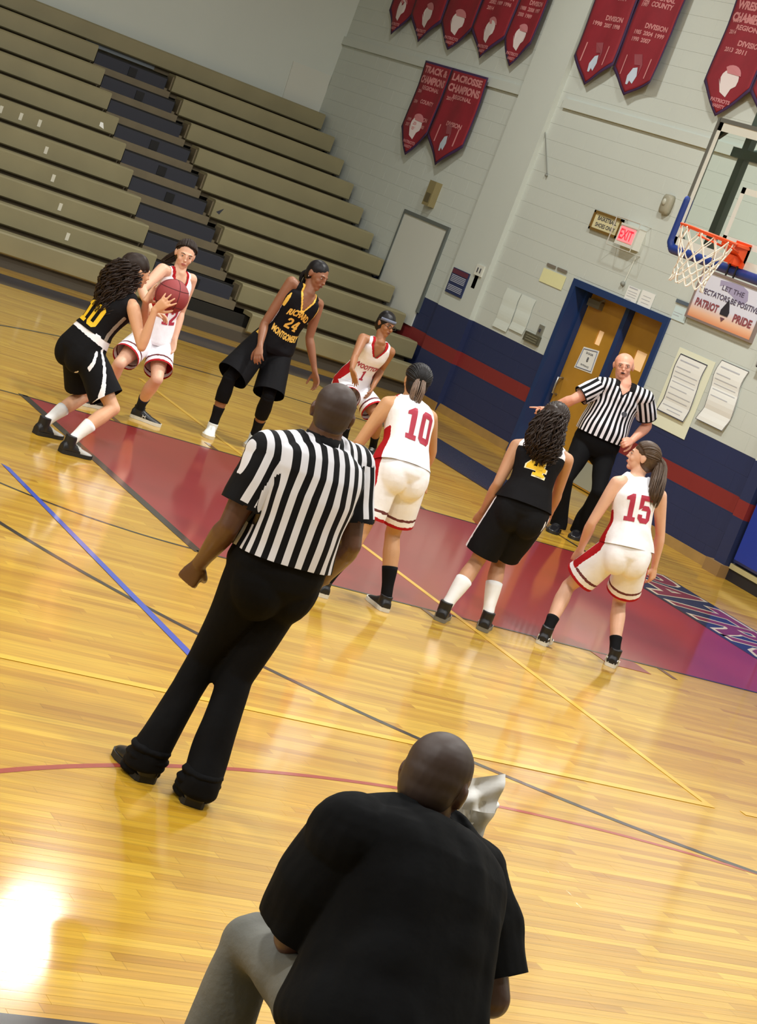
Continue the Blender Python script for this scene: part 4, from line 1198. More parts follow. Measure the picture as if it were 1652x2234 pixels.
class Person:
    """a posed figure: joints in world space, a continuous skin, clothing made over it"""
    def __init__(s, label, D=None, h=1.68, male=False, bulk=1.0, skin='skin_light', group=None):
        s.s = h / 1.68; s.male = male; s.bulk = bulk; s.skin = skin; s.label = label; s.D = D
        s.J = {}; s.foot = {}

    # ---- pose from sight lines
    def feet(s, L, R, lift=(0, 0)):
        """each foot: heel and toe pixels where the sole meets the floor"""
        for side, (hp, tp), lf in (('L', L, lift[0]), ('R', R, lift[1])):
            h0 = onz(*hp); t0 = onz(*tp); d = t0 - h0; d[2] = 0; d = nrm(d)
            fl = .262 * s.s * (1.08 if s.male else 1)
            c = (h0 + t0) / 2
            h0 = c - d * fl / 2; t0 = c + d * fl / 2
            s.foot[side] = (h0, t0, d, fl)
            s.J['ank' + side] = h0 + d * .055 * s.s + V(0, 0, .085 * s.s + lf)

    def body(s, pelvis, neck, head, face, shL, shR, signs=(1, -1), yaw=None, lean=1, dpel=0.0, hipyaw=0.0, headh=None, face_up=None, uppitch=0.0):
        k = s.s
        D0 = s.D if s.D else (depth_of(s.J['ankL']) + depth_of(s.J['ankR'])) / 2
        P = at(*pelvis, D0 + dpel)
        N = at(*neck, depth_of(P) + lean - .08 * k); print('body', s.label[:22], 'pel z', P[2].round(2), 'trunk', (np.linalg.norm(N - P) / k).round(2), 'tilt', np.degrees(np.arccos(nrm(N - P)[2])).round())
        s.J['pel'] = P; s.J['neck'] = N
        U = nrm(N - P)
        sw = (.195 if s.male else .170) * k * (1 + (s.bulk - 1) * .5)
        if yaw is None:
            c = N - U * .045 * k
            SL = reach(c, shL, sw, signs[0]); SR = reach(c, shR, sw, signs[1])
        else:
            f = nrm(V(*yaw, 0)); l = nrm(np.cross(Z1, f)); l = nrm(l - U * (l @ U))
            c = N - U * .045 * k
            SL = c + l * sw; SR = c - l * sw
            # let the sight lines pull the shoulders up or down
            for n_, px_ in (('L', shL), ('R', shR)):
                if px_ is not None:
                    q_ = at(*px_, depth_of(SL if n_ == 'L' else SR)); 
                    if n_ == 'L': SL = c + nrm(blend(SL, q_, .75) - c) * sw
                    else: SR = c + nrm(blend(SR, q_, .75) - c) * sw
        s.J['shL'], s.J['shR'] = SL, SR
        lat = nrm(SL - SR); fwd = nrm(np.cross(lat, U)); s.lat = nrm(np.cross(U, fwd)); s.fwd = fwd; s.U = U
        # pelvis frame: half way between the trunk and upright
        Up = nrm(U * .6 + Z1 * .4)
        hl = lat - Z1 * lat[2] * .5
        ca, sa = math.cos(hipyaw), math.sin(hipyaw)
        hl = V(hl[0] * ca - hl[1] * sa, hl[0] * sa + hl[1] * ca, hl[2])
        s.plat = nrm(hl - Up * (hl @ Up)); s.pfwd = nrm(np.cross(s.plat, Up)); s.pU = Up
        hw = .088 * k * s.bulk
        s.J['hipL'] = P + s.plat * hw - Up * .02 * k; s.J['hipR'] = P - s.plat * hw - Up * .02 * k
        # head
        hh = (headh or .225) * k
        s.hh = hh
        H = at(*head, depth_of(N)); H = N + nrm(H - N) * np.clip(np.linalg.norm(H - N), .105 * k, .20 * k)
        f = nrm(V(*face)); up = nrm(H - N) * .5 + Z1 * .5 + V(0, 0, 0)
        up = nrm(up - f * (up @ f)) if face_up is None else nrm(V(*face_up) - f * (V(*face_up) @ f))
        s.J['head'] = H; s.hf = f; s.hu = up; s.hr = np.cross(f, up)

    def leg(s, side, knee, sign=-1):
        """knee by two-bone geometry, bent towards the sighted knee and the way the toes point"""
        a, h = s.J['ank' + side], s.J['hip' + side]
        L1, L2 = .43 * s.s, .42 * s.s; D = np.linalg.norm(a - h)
        r = D / (L1 + L2)
        if r > .985: L1 *= r / .985; L2 *= r / .985
        x = (L1 * L1 - L2 * L2 + D * D) / (2 * D); off = math.sqrt(max(L1 * L1 - x * x, 0))
        u = (a - h) / D; mid = h + u * x
        kp = at(*knee, depth_of(mid)); hint = kp - mid; hint -= u * (hint @ u)
        # the pixel hint is the sideways part, the rest of the bend is forward
        f = s.foot[side][2] * .6 + s.pfwd * .6; f = nrm(f - u * (f @ u))
        fw = RC[2]; fv = f - 0
        hl = np.linalg.norm(hint)
        if hl >= off: kn = mid + hint / hl * off
        else:
            rest = math.sqrt(off * off - hl * hl); dd = nrm(np.cross(u, hint / (hl + 1e-9))); dd = dd if dd @ f > 0 else -dd
            kn = mid + hint + dd * rest
        s.J['kn' + side] = kn
        print('   leg', s.label[:26], side, 'ratio', round(r, 2), 'bend', round(off, 2), 'hint', round(hl, 2))

    def leg_from_hip(s, side, knee, sign=-1, ank=None, asign=1):
        s.J['kn' + side] = reach(s.J['hip' + side], knee, .43 * s.s, sign)
        if ank: s.J['ank' + side] = reach(s.J['kn' + side], ank, .42 * s.s, asign)

    def arm(s, side, elbow, wrist, es, ws):
        S = s.J['sh' + side]
        s.J['el' + side] = reach(S, elbow, .285 * s.s, es)
        s.J['wr' + side] = reach(s.J['el' + side], wrist, .245 * s.s, ws)

    # ---- shapes
    def spine(s, t):
        """curve from the crotch (t=-.15) over the pelvis (0) to the neck base (1)"""
        P, N = s.J['pel'], s.J['neck']
        c = P + (N - P) * t
        bow = 0.02 * math.sin(math.pi * max(0, min(1, t)))
        return c - s.fwd * bow * s.s

    def frame(s, t):
        u = max(0, min(1, t * 1.6))
        l = nrm(blend(s.plat, s.lat, u)); f = blend(s.pfwd, s.fwd, u); f = nrm(f - l * (f @ l))
        return l, f

    def trunk(s, b, inf=0.0, t0=-.2, t1=1.0, extra=None, tail=True):
        k = s.s; B_ = s.bulk
        if s.male: tab = [(-.20, .085, .085), (-.1, .150, .115), (0, .165, .125), (.2, .152, .118), (.4, .150, .115), (.6, .162, .122), (.78, .172, .118), (.9, .165, .098), (.97, .12, .075), (1.0, .07, .062)]
        else: tab = [(-.20, .075, .08), (-.1, .150, .115), (0, .165, .125), (.15, .148, .108), (.35, .122, .09), (.55, .130, .10), (.72, .145, .112), (.86, .145, .088), (.95, .115, .066), (1.0, .06, .055)]
        rings = []
        ts = [x[0] for x in tab]
        n = 22
        for t in np.linspace(max(t0, -.2), min(t1, 1.0), n):
            w = np.interp(t, ts, [x[1] for x in tab]) * k * B_ + inf; d = np.interp(t, ts, [x[2] for x in tab]) * k * B_ + inf
            if extra: w, d = extra(t, w, d)
            l, f = s.frame(t)
            rings.append(ell(s.spine(t), l, f, w, d, 28, 2.35))
        b.loft(rings)
        if tail and t0 < 0:
            for sg in (1, -1):
                b.sphere(s.J['pel'] + s.plat * sg * .068 * k * B_ - s.pfwd * .036 * k - s.pU * .045 * k, (.092 * k * B_ + inf, (.074 if s.male else .084) * k * B_ + inf, .125 * k * B_ + inf), 16, 12, (s.plat, s.pfwd, s.pU))
        return b

    def limb(s, b, A, C, tab, inf=0.0, n=14, bend=None, t0=0, t1=1):
        pts = []; rr = []
        for t in np.linspace(t0, t1, 12):
            p = A + (C - A) * t
            if bend is not None: p = p + bend * math.sin(math.pi * t)
            pts.append(p); rr.append(np.interp(t, [x[0] for x in tab], [x[1] for x in tab]) * s.s * (1 + (s.bulk - 1) * .6) + inf)
        b.tube(pts, rr, n)
        b.sphere(pts[0], rr[0], 14, 9); b.sphere(pts[-1], rr[-1], 14, 9)

    THIGH_F = [(0, .088), (.25, .084), (.6, .068), (.88, .052), (1, .050)]
    SHIN_F = [(0, .049), (.12, .050), (.3, .056), (.55, .047), (.8, .034), (1, .033)]
    UARM_F = [(0, .050), (.2, .049), (.6, .041), (.9, .036), (1, .034)]
    FARM_F = [(0, .034), (.2, .039), (.5, .034), (.85, .025), (1, .024)]
    THIGH_M = [(0, .092), (.3, .086), (.6, .072), (.9, .056), (1, .055)]
    SHIN_M = [(0, .054), (.15, .055), (.3, .060), (.6, .048), (.85, .038), (1, .037)]
    UARM_M = [(0, .060), (.2, .060), (.6, .052), (.9, .043), (1, .041)]
    FARM_M = [(0, .041), (.2, .047), (.5, .040), (.85, .030), (1, .029)]

    def tabs(s): return (s.THIGH_M, s.SHIN_M, s.UARM_M, s.FARM_M) if s.male else (s.THIGH_F, s.SHIN_F, s.UARM_F, s.FARM_F)

    def hand(s, b, side, d, n, curl=.5, spread=.12, thumb=.8, curls=None):
        """d: direction of the palm, n: palm normal (the way fingers curl)"""
        k = s.s * (1.06 if s.male else 1.0)
        w = s.J['wr' + side]; d = nrm(d); n = nrm(n - d * (n @ d))
        t = np.cross(d, n) * (1 if side == 'L' else -1)        # towards the thumb
        rings = []
        for a, ww, dd, off in ((-.02, .026, .019, 0), (.02, .030, .017, 0), (.05, .038, .016, .0), (.08, .041, .014, 0), (.095, .038, .012, 0)):
            rings.append(ell(w + d * a * k, t, n, ww * k, dd * k, 16, 2.6))
        b.loft(rings)
        b.sphere(w + d * .04 * k + t * .024 * k + n * .008 * k, (.018 * k, .026 * k, .014 * k), 10, 8, (t, d, n))
        lens = (.072, .080, .075, .058)
        for i in range(4):
            o = (1.5 - i) * .0195 * k
            p = w + d * (.088 - (.006 if i == 3 else 0)) * k + t * o
            dr = nrm(d + t * (1.5 - i) * spread)
            ax = np.cross(dr, n); pts = [p - dr * .02 * k, p]; rr = [.0098 * k, .0100 * k]; ang = 0
            for j, fr_ in enumerate((.42, .32, .26)):
                c_ = (curls[i] if curls else curl)
                ang += c_ * (.9, 1.1, .8)[j]
                q_ = dr * math.cos(ang) + n * math.sin(ang)
                p = p + q_ * lens[i] * fr_ * k; pts.append(p); rr.append((.0092, .0084, .0070)[j] * k)
            for a0, a1, r0, r1 in zip(pts[:-1], pts[1:], rr[:-1], rr[1:]): b.tube([a0, a1], [r0, r1], 8)
            for a0, r0 in zip(pts, rr): b.sphere(a0, r0, 8, 6)
        p = w + d * .022 * k + t * .026 * k + n * .004 * k
        dr = nrm(d * (1 - thumb * .45) + t * thumb + n * .35 * (1 if curl < .8 else 1.6))
        pts = [p]; rr = [.014 * k]
        for j, L_ in enumerate((.038, .032, .026)):
            p = p + dr * L_ * k; pts.append(p); rr.append((.0125, .0110, .0085)[j] * k)
            dr = nrm(dr + d * .35 + n * (.15 + curl * .45) - t * curl * .3)
        for a0, a1, r0, r1 in zip(pts[:-1], pts[1:], rr[:-1], rr[1:]): b.tube([a0, a1], [r0, r1], 8)
        for a0, r0 in zip(pts, rr): b.sphere(a0, r0, 8, 6)

    def head(s, b):
        c, r, f, u = s.J['head'], s.hr, s.hf, s.hu; h = s.hh / .225; A = (r, f, u)
        S = lambda x, y, z, rx, ry, rz: b.sphere(c + (r * x + f * y + u * z) * h, (rx * h, ry * h, rz * h), 18, 12, A)
        m = getattr(s, 'fat', 1.04 if s.male else 1.0)
        S(0, -.012, .030, .076 * m, .095, .084)
        S(0, .022, .005, .066 * m, .070, .075)
        S(0, .030, -.045, .052 * m, .060, .062)
        S(0, .062, -.088, .026 * m, .024, .022)
        S(0, -.045, -.03, .058 * m, .05, .06)
        S(.033, .058, -.028, .024, .026, .026); S(-.033, .058, -.028, .024, .026, .026)
        S(0, .082, .022, .046, .012, .012)
        S(0, .094, -.008, .0085, .014, .024); S(0, .102, -.026, .0135, .014, .010)
        S(0, .086, -.056, .023, .012, .012)
        for sg in (1, -1):
            S(sg * .074 * m, -.012, -.006, .009, .020, .030)
            S(sg * .080 * m, -.018, .002, .006, .016, .022)
        # neck
        N = s.J['neck']; rn = (.062 if s.male else .050) * s.s * (1 + (s.bulk - 1) * .5)
        b.tube([N - s.U * .06 * s.s, N + s.U * .01, c - u * .055 * h - f * .018 * h, c - f * .02 * h], [rn * 1.35, rn * 1.08, rn * .98, rn], 16)

    def build_skin(s, voxel=.0062, legs=1.0, hands=True, hand_args=None, name='body'):
        b = B(); T, SH, UA, FA = s.tabs(); J = s.J; k = s.s
        if legs < 1: T = [(a, r_ * legs) for a, r_ in T]; SH = [(a, r_ * legs) for a, r_ in SH]
        s.trunk(b)
        for sd in 'LR':
            s.limb(b, J['hip' + sd], J['kn' + sd], T)
            # calf bulges to the back
            dk = nrm(J['ank' + sd] - J['kn' + sd]); back = nrm(-s.foot[sd][2] - dk * (-s.foot[sd][2] @ dk)) if sd in s.foot else -s.pfwd
            s.limb(b, J['kn' + sd], J['ank' + sd], SH, bend=back * .012 * k)
            s.limb(b, J['sh' + sd], J['el' + sd], UA)
            s.limb(b, J['el' + sd], J['wr' + sd], FA)
            sg = 1 if sd == 'L' else -1
            # shoulder and trapezius
            b.tube([J['neck'] - s.U * .01 * k, blend(J['neck'], J['sh' + sd], .55) - s.U * .005 * k, J['sh' + sd]], [.050 * k * s.bulk, .046 * k * s.bulk, .050 * k * s.bulk * (1.12 if s.male else 1)], 12)
            if sd in s.foot:
                h0, t0, d, fl = s.foot[sd]; a = J['ank' + sd]
                b.tube([a, a + d * .05 * k - Z1 * .045 * k, a + d * .12 * k - Z1 * .060 * k], [.032 * k, .020 * k, .014 * k], 12)
            if hands:
                d, n, kw = hand_args[sd]
                if d is None: d = J['wr' + sd] - J['el' + sd]
                s.hand(b, sd, np.asarray(d, float), np.asarray(n, float), **kw)
        s.head(b)
        s.obj = empty('person', s.label, 'person', (0, 0, 0))
        base = (J['ankL'] + J['ankR']) / 2; base[2] = 0; s.base = base
        s.obj.location = base
        me = fuse(b, voxel, 3, .5)
        s.add(me, name, SKIN[s.skin])
        return s

    def add(s, me, name, mats, parent=None, smooth=True):
        co = getco(me) - s.base; setco(me, co)
        return link(name, me, mats, parent or s.obj, smooth)

    def addb(s, b, name, mats, parent=None, smooth=False):
        b.v = [v - s.base for v in b.v]
        return b.build(name, mats, parent or s.obj, smooth)

    def face_parts(s, lips='lips', iris='iris_brown', brow='brow_dark', whistle=False):
        c, r, f, u = s.J['head'], s.hr, s.hf, s.hu; h = s.hh / .225
        P = lambda x, y, z: c + (r * x + f * y + u * z) * h
        for sg in (1, -1):
            q = B(); q.sphere(P(sg * .030, .0785, .004), (.0125 * h, .0085 * h, .0062 * h), 12, 9, (r, f, u)); e = s.addb(q, 'eye', mat('eye_white', (170, 160, 152), .4), smooth=True)
            q = B(); q.sphere(P(sg * .030, .0845, .004), .0050 * h, 10, 7); s.addb(q, 'iris', mat('iris', (30, 20, 16), .2), e, True)
            q = B(); q.tube([P(sg * .014, .091, .021), P(sg * .032, .088, .026), P(sg * .048, .076, .021)], [.003 * h, .0036 * h, .002 * h], 6); s.addb(q, 'eyebrow', mat(brow, (50, 38, 30) if brow == 'brow_dark' else (150, 138, 128), .8), smooth=True)
        q = B(); q.sphere(P(0, .0955, -.054), (.020 * h, .005 * h, .0045 * h), 12, 8, (r, f, u)); q.sphere(P(0, .0945, -.061), (.017 * h, .006 * h, .0048 * h), 12, 8, (r, f, u)); s.addb(q, 'mouth', mat(lips, LIPS[lips], .45), smooth=True)

    # ---- garment coordinates
    def coords(s, co):
        """trunk coordinates of points: lateral, height along the spine, forward (metres)"""
        P, N = s.J['pel'], s.J['neck']; U = nrm(N - P); L = np.linalg.norm(N - P)
        t = (co - P) @ U
        u = np.clip(t / L * 1.6, 0, 1)[:, None]
        l = s.plat * (1 - u) + s.lat * u; l /= np.linalg.norm(l, axis=1)[:, None]
        f = s.pfwd * (1 - u) + s.fwd * u; f /= np.linalg.norm(f, axis=1)[:, None]
        rel = co - P - t[:, None] * U
        return (rel * l).sum(1), t, (rel * f).sum(1)

    def jersey(s, name, matfn, mats, hem=-.12, inf=.014, flare=.02, vdepth=.13, vwidth=.075, sleeves=0.0, strap=.62, voxel=.007, stripes=None, armhole=True, wr=.003, neck_round=False, seed=1, sleeve_r=1.35, belly=0.0, hemmax=None):
        """shirt over the trunk; matfn(l, t, f, n) -> material index per face; sleeves = length in metres"""
        k = s.s; b = B(); J = s.J; L = np.linalg.norm(J['neck'] - J['pel'])

        def ex(t, w, d):
            x = max(0, (.45 - t)) / .6
            bl = belly * math.exp(-((t - .3) / .25) ** 2)
            return w + flare * x + bl * .6, d + flare * x + bl
        s.trunk(b, inf, t0=max(-.2, hem / L), t1=.99, extra=ex, tail=(hem < -.04))
        if hem < -.1 * L and False: pass
        for sd in 'LR':
            S = J['sh' + sd]
            if sleeves:
                A, C = S, J['el' + sd]; dn = nrm(C - A); e = A + dn * sleeves
                ra = (s.UARM_M if s.male else s.UARM_F)[0][1] * k * (1 + (s.bulk - 1) * .6)
                b.tube([blend(J['neck'], S, .3) - s.U * .02, A, A + dn * sleeves * .5, e], [ra * 1.05 + inf, ra * 1.02 + inf, ra * sleeve_r * .92 + inf * .5, ra * sleeve_r], 20)
                b.sphere(A, ra * 1.02 + inf, 16, 10)
                b.tube([J['neck'] - s.U * .012, blend(J['neck'], S, .5), S], [.056 * k * s.bulk + inf * .3, .05 * k * s.bulk + inf * .6, .054 * k * s.bulk + inf], 14)
            else:
                m = blend(J['neck'], S, strap)
                b.tube([blend(J['neck'], S, .30) - s.U * .004, m - s.U * .012], [.052 * k + inf * .4, .046 * k + inf * .5], 14)
        me = fuse(b, voxel, 4, .5)
        if wr:
            wrinkle(me, wr * 1.5, 30, seed, V(1, 1, .6))
        co = getco(me)
        l, t, f = s.coords(co)
        # cut away: collar opening, hem
        kill = np.zeros(len(co), bool)
        if vdepth:
            top = L * .985
            half = vwidth * k * np.clip((t - (top - vdepth * k)) / (vdepth * k), 0, 1)
            kill |= (f > .0) & (np.abs(l) < half) & (t > top - vdepth * k)
        bm = bmesh.new(); bm.from_mesh(me)
        bm.verts.ensure_lookup_table(); kv = [bm.verts[i] for i in np.nonzero(kill)[0]]
        Lk = max(hem, -.2 * L); re_ = (s.UARM_M if s.male else s.UARM_F)[0][1] * k * (1 + (s.bulk - 1) * .6) * sleeve_r
        cut_open(bm, lambda c_: (c_ - J['pel']) @ s.U < Lk + .06, s.spine(Lk / L) + s.pU * .008, -blend(s.pU, s.U, .3))
        if sleeves:
            for sd, sg in (('L', 1), ('R', -1)):
                A, C = J['sh' + sd], J['el' + sd]; dn = nrm(C - A)
                cut_open(bm, lambda c_: sleeves * .75 < (c_ - A) @ dn < sleeves + .03 and np.linalg.norm(np.cross(c_ - A, dn)) < re_ * getattr(s, 'cutm', 1.14) and (c_ - J['pel']) @ s.lat * sg > .1, A + dn * (sleeves - .009), dn)
        bmesh.ops.delete(bm, geom=[v for v in kv if v.is_valid], context='VERTS')
        bm.to_mesh(me); bm.free()
        co = getco(me); l, t, f = s.coords(co)
        g = l.copy(); slv = np.zeros(len(co)); along = np.zeros(len(co))
        if sleeves:
            for sd, sg in (('L', 1), ('R', -1)):
                A, C = J['sh' + sd], J['el' + sd]; dn = nrm(C - A)
                perp = nrm(np.cross(dn, s.fwd)); 
                if perp @ s.U < 0 and abs(perp @ s.U) > .3: perp = -perp
                out = (co - A) @ dn
                m = (l * sg > (.150 if s.male else .13) * k * s.bulk) & (out > .0)
                # keep only those truly around the arm
                dist = np.linalg.norm((co - A) - out[:, None] * dn, axis=1)
                m &= dist < .12 * k
                m &= ~((t < L * .74) & (l * sg < (.150 + inf + .035 * np.clip((L * .74 - t) / .1, 0, 1)) * k * s.bulk))
                g[m] = ((co - A) @ perp)[m] + .02; slv[m] = 1; along[m] = out[m]
        nfa = len(me.polygons); lv0 = np.empty(len(me.loops), np.int32); me.loops.foreach_get('vertex_index', lv0)
        lt0 = np.empty(nfa, np.int32); me.polygons.foreach_get('loop_total', lt0); ls0 = np.empty(nfa, np.int32); me.polygons.foreach_get('loop_start', ls0)
        fidx = np.repeat(np.arange(nfa), lt0)
        fs_l = slv[lv0[ls0]] > .5; cls = fs_l[fidx]
        Gs = l.copy(); As = np.zeros(len(co))
        if sleeves:
            for sd, sg in (('L', 1), ('R', -1)):
                A, C = J['sh' + sd], J['el' + sd]; dn = nrm(C - A); perp = nrm(np.cross(dn, s.fwd))
                if perp @ s.U < 0 and abs(perp @ s.U) > .3: perp = -perp
                mm = l * sg > 0
                Gs[mm] = ((co - A) @ perp)[mm] + .02; As[mm] = ((co - A) @ dn)[mm]
        wE, dE = (.172 * k * s.bulk + inf), (.118 * k * s.bulk + inf)
        larc = np.arctan2(l / wE, np.abs(f) / dE) * wE
        bl_ = np.clip((t / L - .62) / .16, 0, 1); larc = larc * (1 - bl_) + l * bl_
        gl = np.where(cls, Gs[lv0], larc[lv0]); al = np.where(cls, As[lv0], 0)
        at_ = me.attributes.new('gc', 'FLOAT_VECTOR', 'CORNER')
        at_.data.foreach_set('vector', np.stack([gl, t[lv0], f[lv0]], 1).astype(np.float32).ravel())
        at2 = me.attributes.new('sl', 'FLOAT_VECTOR', 'CORNER')
        at2.data.foreach_set('vector', np.stack([cls.astype(float), al, f[lv0]], 1).astype(np.float32).ravel())
        if matfn:
            mats = [paint_regions(me, np.asarray(matfn(l, t, f, L, k)), mats)]
        s.jmesh_world = (co.copy(), [tuple(p.vertices) for p in me.polygons])
        o = s.add(me, name, mats)
        s.jersey_o = o
        s.bvh = BVHTree.FromPolygons([Vector(c_) for c_ in s.jmesh_world[0]], s.jmesh_world[1])
        return o

    def print_on(s, txt, name, m, l0, t0, front, w, h, bold=.05, bend=0.0, parent=None, lift=.003, pts=None, bvh=None, tilt=0.0):
        """print wrapped on the shirt: l0 lateral centre, t0 height along the spine, front True/False"""
        co, fs = block_digits(txt, bold) if txt.isdigit() else text_flat(txt, 1.0, bold, 1.0)
        bm = bmesh.new()
        ext = co.max(0) - co.min(0)
        vs = [bm.verts.new((c[0] / ext[0] * w, c[1] / ext[1] * h, 0)) for c in co]
        for f_ in fs:
            try: bm.faces.new([vs[i] for i in f_])
            except ValueError: pass
        for ax, lim in ((0, w), (1, h)):
            n = max(2, int(lim / .02))
            for i in range(1, n):
                pc = [0, 0, 0]; no = [0, 0, 0]; pc[ax] = -lim / 2 + lim * i / n; no[ax] = 1
                bmesh.ops.bisect_plane(bm, geom=bm.verts[:] + bm.edges[:] + bm.faces[:], plane_co=pc, plane_no=no)
        bmesh.ops.triangulate(bm, faces=bm.faces)
        L = np.linalg.norm(s.J['neck'] - s.J['pel'])
        P, U = s.J['pel'], nrm(s.J['neck'] - s.J['pel'])
        l_, f_ = s.frame(t0 / L)
        nrmv = f_ if front else -f_
        right = -l_ if not front else l_
        # text reads left to right for someone facing that side
        right = nrm(np.cross(U, nrmv))
        if tilt: 
            ca, sa = math.cos(tilt), math.sin(tilt); right, U2 = right * ca + U * sa, U * ca - right * sa
        else: U2 = U
        org = P + U * t0 + right * l0
        bvh = bvh or s.bvh
        for v in bm.verts:
            x, y = v.co.x, v.co.y
            y += bend * (1 - (2 * x / w) ** 2)
            p = org + right * x + U2 * y
            hit = bvh.ray_cast(Vector(p + nrmv * .4), Vector(-nrmv), .6)
            if hit[0] is not None: v.co = hit[0] + Vector(nrmv * lift)
            else: v.co = Vector(p + nrmv * .1)
        me = bpy.data.meshes.new(name); bm.to_mesh(me); bm.free()
        return s.add(me, name, m, parent or s.jersey_o, False)

    def shorts(s, name, matfn, mats, waist=.10, length=.30, r_hem=.115, inf=.016, voxel=.008, wr=.004, seed=3, long_=False, ankle_r=.075, jfr=.93, sag=0.0):
        """shorts (length along the thigh in metres) or trousers when long_"""
        k = s.s; b = B(); J = s.J; L = np.linalg.norm(J['neck'] - J['pel']); T, SH, _, _ = s.tabs()
        s.trunk(b, inf, t0=-.2, t1=waist / L, tail=True)
        for sd in 'LR':
            A, C = J['hip' + sd], J['kn' + sd]; dn = nrm(C - A); TL = np.linalg.norm(C - A)
            r0 = T[0][1] * k * (1 + (s.bulk - 1) * .6) + inf
            if long_:
                E = J['ank' + sd]; rk = T[-1][1] * k + inf * .45; r0 = r0 - inf * .7
                pts = [A, A + dn * TL * .5, C]; rr = [r0, (r0 + rk) * .51, rk + .004]
                d2 = E - C
                pts += [C + d2 * .3, C + d2 * .7, E - nrm(d2) * .0 + V(0, 0, -.005)]; rr += [rk + .002, ankle_r * .95, ankle_r]; pts.append(E + V(0, 0, -.045)); rr.append(ankle_r * 1.02)
                b.tube(pts, rr, 20); b.sphere(C, rk + .004, 16, 10); b.sphere(A, r0, 16, 10)
            else:
                e = A + dn * length
                b.sphere(A, r0, 16, 10)
                down = Z1 * -1
                b.tube([A, A + dn * length * .5, e + down * sag], [r0, (r0 + r_hem) / 2, r_hem], 22)
        me = fuse(b, voxel, 9, .5)
        if wr: wrinkle(me, wr * 1.4, 24 if long_ else 18, seed, V(1, 1, .35))
        if not long_:
            bm = bmesh.new(); bm.from_mesh(me)
            for sd, ot in (('L', 'R'), ('R', 'L')):
                A, C = J['hip' + sd], J['kn' + sd]; dn = nrm(C - A); A2, C2 = J['hip' + ot], J['kn' + ot]; dn2 = nrm(C2 - A2)
                cut_open(bm, lambda c_: (c_ - A) @ dn > length * .7 and np.linalg.norm(np.cross(c_ - A, dn)) <= np.linalg.norm(np.cross(c_ - A2, dn2)) + .004, A + dn * (length - .010) - Z1 * sag, dn)
            bm.to_mesh(me); bm.free()
        co = getco(me)
        idx = None
        if matfn:
            c_ = co; l, t, f = s.coords(c_); al = []; ds = []
            for sd in 'LR':
                A, C = J['hip' + sd], J['kn' + sd]; dn = nrm(C - A); q_ = (c_ - A) @ dn
                al.append(q_); ds.append(np.linalg.norm(c_ - A - q_[:, None] * dn, axis=1))
            al = np.array(al); ds = np.array(ds); pick = ds.argmin(0)
            a_ = al[pick, np.arange(len(pick))] + sag * .5
            lp = (c_ - J['pel']) @ s.plat; fp = (c_ - J['pel']) @ s.pfwd
            side = (getno(me) @ s.plat) * np.where(pick == 0, 1, -1)
            mats = [paint_regions(me, np.asarray(matfn(a_, lp, fp, side, length, t)), mats)]
        s.sh_world = (co.copy(), [tuple(p.vertices) for p in me.polygons])
        s.sbvh = BVHTree.FromPolygons([Vector(c_) for c_ in s.sh_world[0]], s.sh_world[1])
        return s.add(me, name, mats)

    def cuff_limb(s, name, m, A, C, tab, t0, t1, inf, smooth=True):
        b = B(); pts = []; rr = []
        J = s.J
        for t in np.linspace(t0, t1, 10):
            pts.append(A + (C - A) * t); rr.append(np.interp(t, [x[0] for x in tab], [x[1] for x in tab]) * s.s * (1 + (s.bulk - 1) * .6) + inf)
        b.tube(pts, rr, 18)
        return s.addb(b, name, m, smooth=smooth)

    def sock(s, side, m, top=.22, extra=.005):
        A, C = s.J['kn' + side], s.J['ank' + side]; L = np.linalg.norm(C - A)
        T, SH, _, _ = s.tabs()
        b = B(); pts = []; rr = []
        dk = nrm(C - A); back = nrm(-s.foot[side][2] - dk * (-s.foot[side][2] @ dk))
        for t in np.linspace(1 - top / L, 1.03, 9):
            pts.append(A + (C - A) * t + back * .012 * s.s * math.sin(math.pi * min(1, t))); rr.append(np.interp(t, [x[0] for x in SH], [x[1] for x in SH]) * s.s + extra)
        b.tube(pts, rr, 18)
        return s.addb(b, 'sock', m, smooth=True)

    def shoe(s, side, upper, sole, high=False, toe=None, marks=None, size=1.0, laces=None, dress=False):
        h0, t0, d, fl = s.foot[side]; k = s.s * size * (1.08 if s.male else 1.0)
        lat = nrm(np.cross(Z1, d)); ank = s.J['ank' + side]
        b = B(); rings = []
        prof = [(0, .030, .012, .060), (.05, .036, .008, .078), (.18, .038, .008, .088), (.34, .038, .008, .082), (.48, .042, .008, .066), (.66, .048, .008, .050), (.82, .047, .008, .040), (.94, .036, .010, .032), (1.0, .020, .014, .026)]
        for a, w, z0, z1 in prof:
            c = h0 + d * fl * a; r_ = []
            for t in np.linspace(0, 2 * math.pi, 20, endpoint=False):
                x = math.cos(t); y = math.sin(t)
                zz = z0 + (z1 * k - z0) * (.5 + .5 * math.copysign(abs(y) ** .7, y))
                ww = w * k * math.copysign(abs(x) ** .75, x) * (1 - .35 * max(0, (zz / (z1 * k)) - .45))
                r_.append(c + lat * ww + Z1 * zz)
            rings.append(np.array(r_))
        b.loft(rings)
        top = .125 if high else .098
        b.tube([h0 + d * .052 * k + Z1 * .04, ank + Z1 * (-.02), h0 + d * .050 * k + Z1 * top * k + (ank - (h0 + d * .055 * s.s + Z1 * .085 * s.s)) * .6], [.036 * k, .040 * k, .041 * k], 16)
        me = fuse(b, .005, 3)
        mats = [upper] + ([toe] if toe else [])
